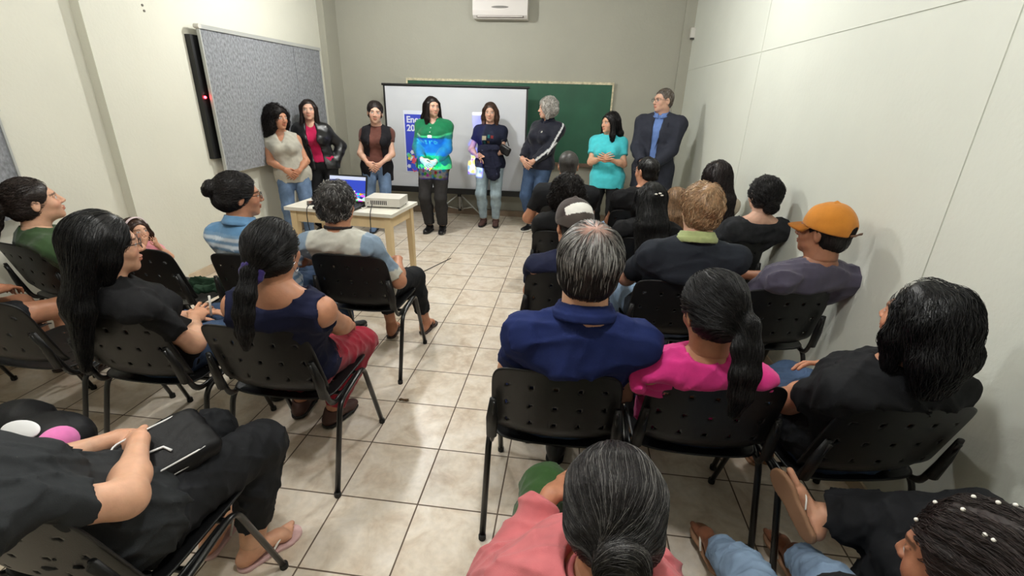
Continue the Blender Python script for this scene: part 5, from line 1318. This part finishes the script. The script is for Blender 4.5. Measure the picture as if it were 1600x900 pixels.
# felt notice boards on the left wall
felt = mat('grey_felt', (128, 130, 134), .95, var=.38, scale=55, bump=.6, bscale=150, detail=6, stretch=(1, 1, .6))
def felt_board(name, label, y0, y1, z0, z1, seam=None):
    t = thing(name, label, 'notice board', (XL + .10, (y0 + y1) / 2, z0)); h = z1 - z0; L = (y1 - y0) / 2
    bm = bmesh.new()
    yy = [-L, L] if seam is None else [-L, seam - t.location.y - .0015, seam - t.location.y + .0015, L]
    for i in range(0, len(yy), 2): bx(bm, -.012, .0 + (.004 if i else 0), yy[i], yy[i + 1], 0, h)
    bm_obj('felt_panel', bm, felt, t)
    bm_obj('top_rail', bx(bmesh.new(), -.03, .016, -L - .02, L + .02, h - .005, h + .03), alu, t, bevel=.004)
    for e0 in (-L - .012, L): bm_obj('edge_trim', bx(bmesh.new(), -.02, .008, e0, e0 + .012, 0, h), alu, t, bevel=.002)
    bm = bmesh.new(); cyl(bm, (0, -L - .02, h + .012), .02, .05, 12, axis='x'); bm_obj('rail_end', bm, white_pl, t, smooth=False)
    bm = bmesh.new(); bx(bm, -.095, -.03, -L + .10, -L + .13, h - .02, h + .02); bx(bm, -.095, -.03, L - .13, L - .10, h - .02, h + .02); bm_obj('bracket', bm, alu, t)
    return t
XB = XL + .10
a0, a1 = at_x(302, 38, XB), at_x(497, 73, XB); zb_ = at_x(347, 273, XB)[2]
felt_board('felt_board', 'large grey felt notice board on the left wall behind the standing women', a0[1] + .06, a1[1], zb_, (a0[2] + a1[2]) / 2 - .03, seam=at_x(461, 100, XB)[1])
c0 = at_x(0, 207, XB); c1 = at_x(22, 285, XB)
felt_board('felt_board', 'grey felt notice board at the far left edge above the ponytailed woman', c0[1] - 1.2, (c0[1] + c1[1]) / 2 + .02, zb_ - .0, c0[2] + .12)
# black wall unit behind the felt board with a red light
b0, b1 = at_x(300, 50, XL + .04), at_x(337, 248, XL + .04)
t = thing('blackboard_panel', 'dark panel edge with glowing red light behind the grey felt board', 'panel', (XL + .001, b0[1] + .15, b1[2]))
bm_obj('panel', bx(bmesh.new(), 0, .05, -.20, .9, 0, b0[2] - b1[2] - .02), black_pl, t, bevel=.004)
r_ = at_x(320, 152, XL + .05)
bm = bmesh.new(); bmesh.ops.create_uvsphere(bm, u_segments=12, v_segments=8, radius=.012, matrix=Matrix.Translation((.055, -.17, r_[2] - b1[2]))); bm_obj('red_light', bm, mat('red_led', (255, 30, 40), .4, emis=(255, 40, 50), estr=30), t, smooth=True)
# screws in the left wall
for px, py in ((222, 8), (225, 17)):
    p = at_x(px, py, XL)
    t = thing('wall_anchor', 'small screw hole plug high on the left wall, the %s of two' % ('upper' if py < 10 else 'lower'), 'plug', (XL, p[1], p[2]), 0, 'two screw plugs high on the left wall')
    bm = bmesh.new(); cyl(bm, (.002, 0, 0), .009, .006, 12, axis='x'); bm_obj('plug', bm, mat('plug_grey', (96, 90, 80), .6), t)
# table
A0 = at_z(446.6, 323, .75); B0 = at_z(615.7, 336, .75); D0 = at_z(648.8, 315, .75)
ux = unit((B0 - A0) * (1, 1, 0)); ang = math.atan2(ux[1], ux[0]); wT = np.linalg.norm((B0 - A0)[:2]); dT = np.linalg.norm((D0 - B0)[:2])
cT = (A0 + D0) / 2
t = thing('table', 'pale pine table with a white top holding the laptop and the projector', 'table', (cT[0], cT[1], 0), ang)
hw_, hd_ = wT / 2, dT / 2
bm_obj('table_top', bx(bmesh.new(), -hw_, hw_, -hd_, hd_, .722, .75), laminate, t, bevel=.004)
bm = bmesh.new(); ins = .045
bx(bm, -hw_ + ins, hw_ - ins, -hd_ + ins, -hd_ + ins + .02, .62, .722); bx(bm, -hw_ + ins, hw_ - ins, hd_ - ins - .02, hd_ - ins, .62, .722)
bx(bm, -hw_ + ins, -hw_ + ins + .02, -hd_ + ins, hd_ - ins, .62, .722); bx(bm, hw_ - ins - .02, hw_ - ins, -hd_ + ins, hd_ - ins, .62, .722)
bm_obj('apron', bm, wood, t, bevel=.003)
for sx in (-1, 1):
    for sy in (-1, 1):
        x_, y_ = sx * (hw_ - .06), sy * (hd_ - .06); bm = bmesh.new()
        v = [(-.028, -.028), (.028, -.028), (.028, .028), (-.028, .028)]
        T_ = [bm.verts.new((x_ + a, y_ + b, .722)) for a, b in v]; B_ = [bm.verts.new((x_ + a * .72 + sx * .012, y_ + b * .72 + sy * .01, 0)) for a, b in v]
        bm.faces.new(T_); bm.faces.new(B_[::-1])
        for i in range(4): bm.faces.new((T_[i], B_[i], B_[(i + 1) % 4], T_[(i + 1) % 4]))
        bm_obj('leg', bm, wood, t, bevel=.003)
# a slide: procedural flower pattern material, used on the laptop
def slide_mat(name, strength):
    mt, nt, b = new_mat(name); tc = nd(nt, 'ShaderNodeTexCoord'); sp = nd(nt, 'ShaderNodeSeparateXYZ'); nt.links.new(tc.outputs['Generated'], sp.inputs[0])
    vr = nd(nt, 'ShaderNodeTexVoronoi', Scale=9); nt.links.new(tc.outputs['Generated'], vr.inputs['Vector'])
    hs = nd(nt, 'ShaderNodeHueSaturation'); hs.inputs['Saturation'].default_value = 1.3; hs.inputs['Value'].default_value = 1.2; nt.links.new(vr.outputs['Color'], hs.inputs['Color'])
    lt = nd(nt, 'ShaderNodeMath', operation='LESS_THAN'); lt.inputs[1].default_value = .34; nt.links.new(sp.outputs[2], lt.inputs[0])
    gt = nd(nt, 'ShaderNodeMath', operation='GREATER_THAN'); gt.inputs[1].default_value = .45; nt.links.new(sp.outputs[0], gt.inputs[0])
    m0 = nd(nt, 'ShaderNodeMath', operation='MULTIPLY'); nt.links.new(lt.outputs[0], m0.inputs[0]); nt.links.new(gt.outputs[0], m0.inputs[1])
    mx = nd(nt, 'ShaderNodeMix', data_type='RGBA'); mx.inputs[6].default_value = s2l((38, 66, 190)); nt.links.new(m0.outputs[0], mx.inputs[0]); nt.links.new(hs.outputs[0], mx.inputs[7])
    g2 = nd(nt, 'ShaderNodeMath', operation='GREATER_THAN'); g2.inputs[1].default_value = .86; nt.links.new(sp.outputs[2], g2.inputs[0])
    m2 = nd(nt, 'ShaderNodeMix', data_type='RGBA'); nt.links.new(g2.outputs[0], m2.inputs[0]); nt.links.new(mx.outputs[2], m2.inputs[6]); m2.inputs[7].default_value = s2l((205, 212, 235))
    nt.links.new(m2.outputs[2], b.inputs['Emission Color']); b.inputs['Emission Strength'].default_value = strength; b.inputs['Base Color'].default_value = (0.01, .01, .01, 1); b.inputs['Roughness'].default_value = .3
    return mt
def on_table(px, py): return at_z(px, py, .75)
pl = on_table(541, 321)
t = thing('laptop', 'black laptop open on the table with a blue slide on its screen', 'laptop', (pl[0], pl[1] + .02, .75), R(-4))
bm_obj('keyboard_base', bx(bmesh.new(), -.175, .175, -.24, 0, .002, .022), black_pl, t, bevel=.004)
bm = bmesh.new()
for i in range(5):
    for j in range(12): bx(bm, -.155 + j * .026, -.155 + j * .026 + .022, -.05 - i * .024, -.031 - i * .024, .022, .025)
bm_obj('keys', bm, rubber, t)
LM = Matrix.Translation((0, .0, .02)) @ Matrix.Rotation(R(-14), 4, 'X')
lid = bm_obj('lid', bx(bmesh.new(), -.178, .178, 0, .010, 0, .235, LM), black_pl, t, bevel=.003)
bm_obj('display', bx(bmesh.new(), -.166, .166, -.0015, .0, .018, .222, LM), slide_mat('laptop_slide', 1.1), lid)
bm = bmesh.new(); bx(bm, .04, .085, -.0025, -.0015, .05, .075, LM); bx(bm, .052, .073, -.0025, -.0015, .075, .105, LM); bm_obj('slide_figure', bm, mat('slide_white', (240, 240, 245), .4, emis=(240, 240, 250), estr=.9), lid)
pp = on_table(603, 322)
t = thing('projector', 'white video projector on the right of the table', 'projector', (pp[0] + .0, pp[1] + .03, .75), R(2))
PJ = (pp[0], pp[1] + .03)
bm_obj('housing', bx(bmesh.new(), -.15, .15, -.115, .115, .012, .082), white_pl, t, bevel=.014, seg=3)
bm = bmesh.new(); cyl(bm, (-.06, .118, .045), .034, .02, 24, axis='y'); bm_obj('lens', bm, black_pl, t)
bm = bmesh.new()
for i in range(9): bx(bm, -.10 + i * .016, -.091 + i * .016, -.1165, -.113, .028, .062)
bm_obj('port_panel', bm, mat('port_dark', (50, 50, 52), .5), t)
bm = bmesh.new()
for i in range(4): bx(bm, -.14 if i % 2 else .12, -.12 if i % 2 else .14, -.10 if i < 2 else .08, -.08 if i < 2 else .10, 0, .013)
bm_obj('foot', bm, black_pl, t)
p = on_table(487, 318)
t = thing('phone', 'dark phone lying at the left end of the table', 'phone', (p[0], p[1], .75), R(30))
bm_obj('phone_body', bx(bmesh.new(), -.037, .037, -.075, .075, .0005, .009), black_pl, t, bevel=.004)
bm_obj('phone_screen', bx(bmesh.new(), -.034, .034, -.070, .070, .009, .0096), mat('phone_glass', (34, 18, 22), .1), t)
p = on_table(497, 308)
t = thing('power_adapter', 'small white plug adapter behind the cables on the table', 'adapter', (p[0], p[1] + .05, .75), R(15))
bm_obj('adapter_body', bx(bmesh.new(), -.03, .03, -.025, .025, .0005, .055), white_pl, t, bevel=.008)
bm_obj('prong', bx(bmesh.new(), -.012, .012, -.004, .004, .055, .072), alu, t)
def cable(label, pts, r=.0035, mt=rubber, name='cable', cat='cable', group=None):
    P_ = smooth_path(pts, .06, 6); o = tube(name, P_, r, mt, None, 8); return tag(o, label, cat, group)
q = lambda px, py, dz=.004: tuple(on_table(px, py) + (0, 0, dz))
cable('black cable hanging over the front left edge of the table', [q(505, 312), q(492, 316, .02), q(482, 322), tuple(at_z(480, 326, .75) + (0, -.012, .004)), tuple(at_z(480, 327, .75) + (0, -.02, -.10)), tuple(at_z(481, 327, .75) + (0.01, -.02, -.22)), tuple(at_z(484, 326, .75) + (.05, .02, -.16))])
cable('tangled black cable behind the man\'s head on the table', [q(492, 306), q(505, 311, .03), q(513, 305, .02), q(522, 313), q(512, 318, .02), q(500, 315)])
cable('white cable running from the laptop to the projector', [q(556, 322), q(570, 328, .01), q(578, 320, .02), q(585, 323, .03)], .004, white_pl)
cable('black cable plugged into the projector from the laptop', [q(560, 316), q(572, 318, .03), q(580, 316, .03), (PJ[0] - .12, PJ[1] - .12, .79)], .0045)
cable('black cable dropping from the table to the floor by its right legs', [(PJ[0] - .08, PJ[1] - .13, .78), tuple(B0 + ux * -.20 + (0, -.02, .004)), tuple(B0 + ux * -.20 + (0, -.035, -.2)), tuple(B0 + ux * -.22 + (0, -.03, -.5)), (B0[0] - .25, B0[1] + .1, .01), (B0[0] - .1, B0[1] + .5, .006), (B0[0] + .15, B0[1] + 1.2, .006)])
# ------------------------------------------------------------------ bags and loose things
def soft(name, label, cat, shape, mt, loc, res=.007, seed=4, amp=.006, base=(0, 0, 0)):
    t = thing(name, label, cat, tuple(loc)); shape.fold = folds(amp, seed, 30)
    V, F_ = shape.mesh(res); mesh_np(name + '_body', V - V3(loc), F_, mt, t); return t
I3 = np.eye(3)
# green garment on the empty chair
s = Shape(); c = V3(-1.36, .72, .475)
s.cone(c + (-.10, .02, 0), c + (.12, .06, .005), .045, .04, .03); s.cone(c + (.0, -.06, 0), c + (.16, -.03, .0), .035, .035, .03); s.cone(c + (.12, .06, 0), c + (.22, -.02, -.02), .035, .025, .03); s.plane(c - (0, 0, .022), (0, 0, -1))
soft('jacket', 'crumpled dark green jacket on the seat of the empty perforated chair', 'jacket', s, cloth('forest_green_fleece', (30, 52, 36)), c, seed=12, amp=.016)
# black bag with white piping on the lap, bottom left
bagm = cloth('black_nylon', (16, 16, 18), glossy=False, rough=.5)
s = Shape(); c = at_z(258, 706, .66); Mb = np.array([unit((.45, .85, .05)), unit((-.8, .42, .30)), unit((.22, -.28, .93))])
s.box(c, Mb, (.125, .095, .035), .03, .01)
t = soft('handbag', 'black bag with white piping on the lap of the woman at the bottom left', 'bag', s, bagm, c, seed=3, amp=.004)
def rect_on(c, M, a, b, r, off): return [c + M[0] * x + M[1] * y + M[2] * off for x, y in ((-a, -b), (a, -b), (a, b), (-a, b), (-a, -b))]
for hs_, of in (((.105, .078), .036), ((.120, .090), .008)):
    P_ = smooth_path(rect_on(c, Mb, hs_[0], hs_[1], .03, of), .04, 6); tube('piping', P_ - c, .0028, mat('white_piping', (226, 226, 226), .5), t, 6)
tube('zip_pull', [(Mb[0] * -.05 + Mb[1] * .0 + Mb[2] * .037), (Mb[0] * .0 - Mb[1] * .01 + Mb[2] * .039), (Mb[0] * .01 - Mb[1] * .035 + Mb[2] * .039)], .004, mat('white_piping', (226, 226, 226), .5), t, 6)
# black bag with white print and pink patch at the left edge
s = Shape(); c = at_z(78, 688, .62)
s.ell(c + (.0, 0, 0), (.13, .10, .085), None, .03); s.ell(c + (-.17, .05, .0), (.10, .09, .08), None, .04)
t = soft('backpack', 'black backpack with a white printed patch and a pink corner at the left edge', 'bag', s, bagm, c, seed=6, amp=.004)
bm = bmesh.new(); bmesh.ops.create_uvsphere(bm, u_segments=24, v_segments=10, radius=1, matrix=Matrix.Translation((-.02, -.045, .072)) @ Matrix.Rotation(R(35), 4, 'X') @ Matrix.Diagonal((.065, .03, .008, 1))); bm_obj('printed_patch', bm, mat('white_print', (222, 222, 224), .6), t, smooth=True)
bm = bmesh.new(); bmesh.ops.create_uvsphere(bm, u_segments=24, v_segments=12, radius=1, matrix=Matrix.Translation((.085, -.04, .030)) @ Matrix.Diagonal((.048, .055, .052, 1))); bm_obj('pink_corner', bm, cloth('pink_nylon', (220, 120, 180)), t, smooth=True)
# brown handbag between the navy polo and the pink tee
s = Shape(); c = V3(1.16, .02, .50); s.box(c, rot_axes(R(20)), (.05, .13, .07), .025, .01)
t = soft('handbag', 'brown leather handbag held beside the woman in hot pink', 'bag', s, mat('brown_leather', (112, 78, 58), .45), c, amp=.003)
an = np.linspace(0, math.pi, 12); Rb = rot_axes(R(20))
for d_ in (-.02, .02): tube('handle', [Rb[1] * math.cos(a) * .09 + Rb[0] * d_ + V3(0, 0, .06 + .11 * math.sin(a)) - Rb[0] * .05 * math.sin(a) for a in an], .007, mat('pale_strap', (170, 136, 112), .5), t, 8)
# folded navy jacket held by the woman at the screen
s = Shape(); c = V3(-.13, 4.26, .92)
s.cone(c + (-.09, -.02, .12), c + (.09, -.01, .13), .045, .045, .03); s.cone(c + (-.05, -.02, .10), c + (.06, -.02, -.20), .06, .075, .04, w=(1, 0, 0), sx=1.25); s.cone(c + (.06, .0, .08), c + (.11, .0, -.08), .04, .05, .04)
soft('jacket', 'navy jacket draped over the forearm of the woman in the printed navy tee', 'jacket', s, cloth('navy_shell', (26, 28, 46)), c, seed=10, amp=.012)
s = Shape(); c = V3(.06, 4.34, 1.02); s.box(c, rot_axes(R(-20), 0, 0, 25), (.075, .03, .055), .02, .01)
t = soft('handbag', 'small black bag at the elbow of the woman in the printed navy tee', 'bag', s, leather, c, amp=.001)
tube('handle', [V3(-.06, 0, .03), V3(-.04, -.01, .12), V3(.02, -.01, .15), V3(.05, 0, .05)], .006, leather, t, 8)
# paper tissue held by the leftmost standing woman
s = Shape(); c = V3(-2.06, 3.16, .88); s.box(c, rot_axes(R(30), 0, 60), (.04, .05, .010), .008, .005)
soft('tissue', 'crumpled white tissue in the hands of the leftmost standing woman', 'tissue', s, mat('tissue_white', (205, 210, 214), .9), c, amp=.008)
p = at_z(328, 484, .66)
t = thing('pen', 'white pen held upright in the hands of the long-haired woman with glasses', 'pen', tuple(p))
tube('pen_barrel', [(0, 0, -.03), (.004, .01, .07)], .005, white_pl, t, 8); tube('pen_tip', [(0, 0, -.045), (0, 0, -.03)], [.001, .0045], black_pl, t, 8)
# dry leaf scrap on the floor
p = at_z(632, 626, 0)
bm = bmesh.new(); r_ = random.Random(4); n = 14
V_ = [bm.verts.new((math.cos(i / n * 6.283) * .035 * r_.uniform(.6, 1.2), math.sin(i / n * 6.283) * .014 * r_.uniform(.6, 1.2), .004 + r_.uniform(0, .006))) for i in range(n)]
cv = bm.verts.new((0, 0, .010))
for i in range(n): bm.faces.new((cv, V_[i], V_[(i + 1) % n]))
bmesh.ops.solidify(bm, geom=bm.faces[:], thickness=.0015)
o = bm_obj('dry_leaf', bm, mat('dry_leaf', (110, 84, 56), .8), None, loc=(p[0], p[1], 0)); tag(o, 'small dry brown leaf scrap on a grout line of the floor', 'leaf')
# ------------------------------------------------------------------ the projector's beam: a spot light with a procedural slide in its shader
def beam(pos, scr_y, X0, X1, Z0, Z1, power):
    l = bpy.data.lights.new('projector_beam', 'SPOT'); l.energy = power; l.shadow_soft_size = .004; l.spot_size = R(80); l.spot_blend = 0
    o = bpy.data.objects.new('projector_beam', l); o.location = pos; o.rotation_euler = (R(90), 0, 0); link(o)
    D = scr_y - pos[1]
    l.use_nodes = True; nt = l.node_tree; em = nt.nodes['Emission']
    tc = nd(nt, 'ShaderNodeTexCoord'); sp = nd(nt, 'ShaderNodeSeparateXYZ'); nt.links.new(tc.outputs['Normal'], sp.inputs[0])
    def m(op, a, b_=None, c=None):
        n = nd(nt, 'ShaderNodeMath', operation=op)
        for i, v in enumerate((a, b_, c)):
            if v is None: continue
            if isinstance(v, (int, float)): n.inputs[i].default_value = v
            else: nt.links.new(v, n.inputs[i])
        return n.outputs[0]
    z = m('ABSOLUTE', sp.outputs[2])
    tx = m('DIVIDE', sp.outputs[0], z); ty = m('DIVIDE', sp.outputs[1], z)
    u = m('DIVIDE', m('SUBTRACT', m('MULTIPLY', tx, D), X0 - pos[0]), X1 - X0)
    v = m('DIVIDE', m('SUBTRACT', m('MULTIPLY', ty, D), Z0 - pos[2]), Z1 - Z0)
    def band(x, a, b_): return m('MULTIPLY', m('GREATER_THAN', x, a), m('LESS_THAN', x, b_))
    inside = m('MULTIPLY', band(u, .262, 1), band(v, 0, 1))  # beam masked off on the left, where the painted slide panel stands
    def mix(f, A, B):
        n = nd(nt, 'ShaderNodeMix', data_type='RGBA')
        for i, x in ((0, f), (6, A), (7, B)):
            if isinstance(x, tuple): n.inputs[i].default_value = x
            else: nt.links.new(x, n.inputs[i])
        return n.outputs[2]
    blue = s2l((52, 66, 225)); white = (1, 1, 1, 1)
    cb = nd(nt, 'ShaderNodeCombineXYZ'); nt.links.new(m('MULTIPLY', u, 1.7), cb.inputs[0]); nt.links.new(v, cb.inputs[1])
    vo = nd(nt, 'ShaderNodeTexVoronoi', Scale=13); nt.links.new(cb.outputs[0], vo.inputs['Vector'])
    hs = nd(nt, 'ShaderNodeHueSaturation'); hs.inputs['Saturation'].default_value = 1.8; hs.inputs['Value'].default_value = 1.5; nt.links.new(vo.outputs['Color'], hs.inputs['Color'])
    flower = mix(m('GREATER_THAN', vo.outputs['Distance'], .55), hs.outputs[0], white)
    edge = m('SUBTRACT', .36, m('MULTIPLY', m('ABSOLUTE', m('SINE', m('MULTIPLY', u, 40))), .05))
    col = mix(m('LESS_THAN', v, edge), blue, flower)
    col = mix(m('MULTIPLY', band(u, .34, .62), m('MULTIPLY', band(v, .30, .60), 1)), col, s2l((60, 190, 235)))
    # lettering in a 5-row pixel face
    G = {'E': ['1111', '1...', '111.', '1...', '1111'], 'n': ['....', '111.', '1..1', '1..1', '1..1'], 'c': ['....', '.111', '1...', '1...', '.111'], '2': ['111.', '...1', '.11.', '1...', '1111'], '0': ['.11.', '1..1', '1..1', '1..1', '.11.'],
         'o': ['....', '.11.', '1..1', '1..1', '.11.'], 't': ['.1..', '111.', '.1..', '.1..', '.11.'], 'r': ['....', '1.11', '11..', '1...', '1...']}
    text = None
    for word, u0, v0, cw, ch in (('Encontro', .045, .90, .0135, .022), ('20', .045, .73, .0135, .022)):
        for row in range(5):
            runs = []
            for i, ch_ in enumerate(word):
                g = G[ch_][row]; j = 0
                while j < 4:
                    if g[j] == '1':
                        e = j
                        while e < 4 and g[e] == '1': e += 1
                        runs.append((u0 + (i * 5 + j) * cw, u0 + (i * 5 + e) * cw)); j = e
                    else: j += 1
            acc = None
            for a, b_ in runs:
                x = band(u, a, b_); acc = x if acc is None else m('ADD', acc, x)
            if acc is None: continue
            x = m('MULTIPLY', acc, band(v, v0 - (row + 1) * ch, v0 - row * ch)); text = x if text is None else m('ADD', text, x)
    col = mix(m('MINIMUM', text, 1), col, white)
    rim = m('SUBTRACT', 1, m('MULTIPLY', band(u, .022, .99), band(v, .02, .955)))
    col = mix(rim, col, mix(m('LESS_THAN', v, .5), white, s2l((90, 100, 255))))
    nt.links.new(mix(inside, (0, 0, 0, 1), col), em.inputs['Color'])
    em.inputs['Strength'].default_value = 1
    return o
tl = at_y(630, 172, 4.77); bl = at_y(635, 268, 4.77)
o = beam((PJ[0] - .06, PJ[1] + .14, .80), 4.777, (tl[0] + bl[0]) / 2, -.12, bl[2], tl[2], 430)
tag(o, 'slide projected from the projector onto the screen', 'light')
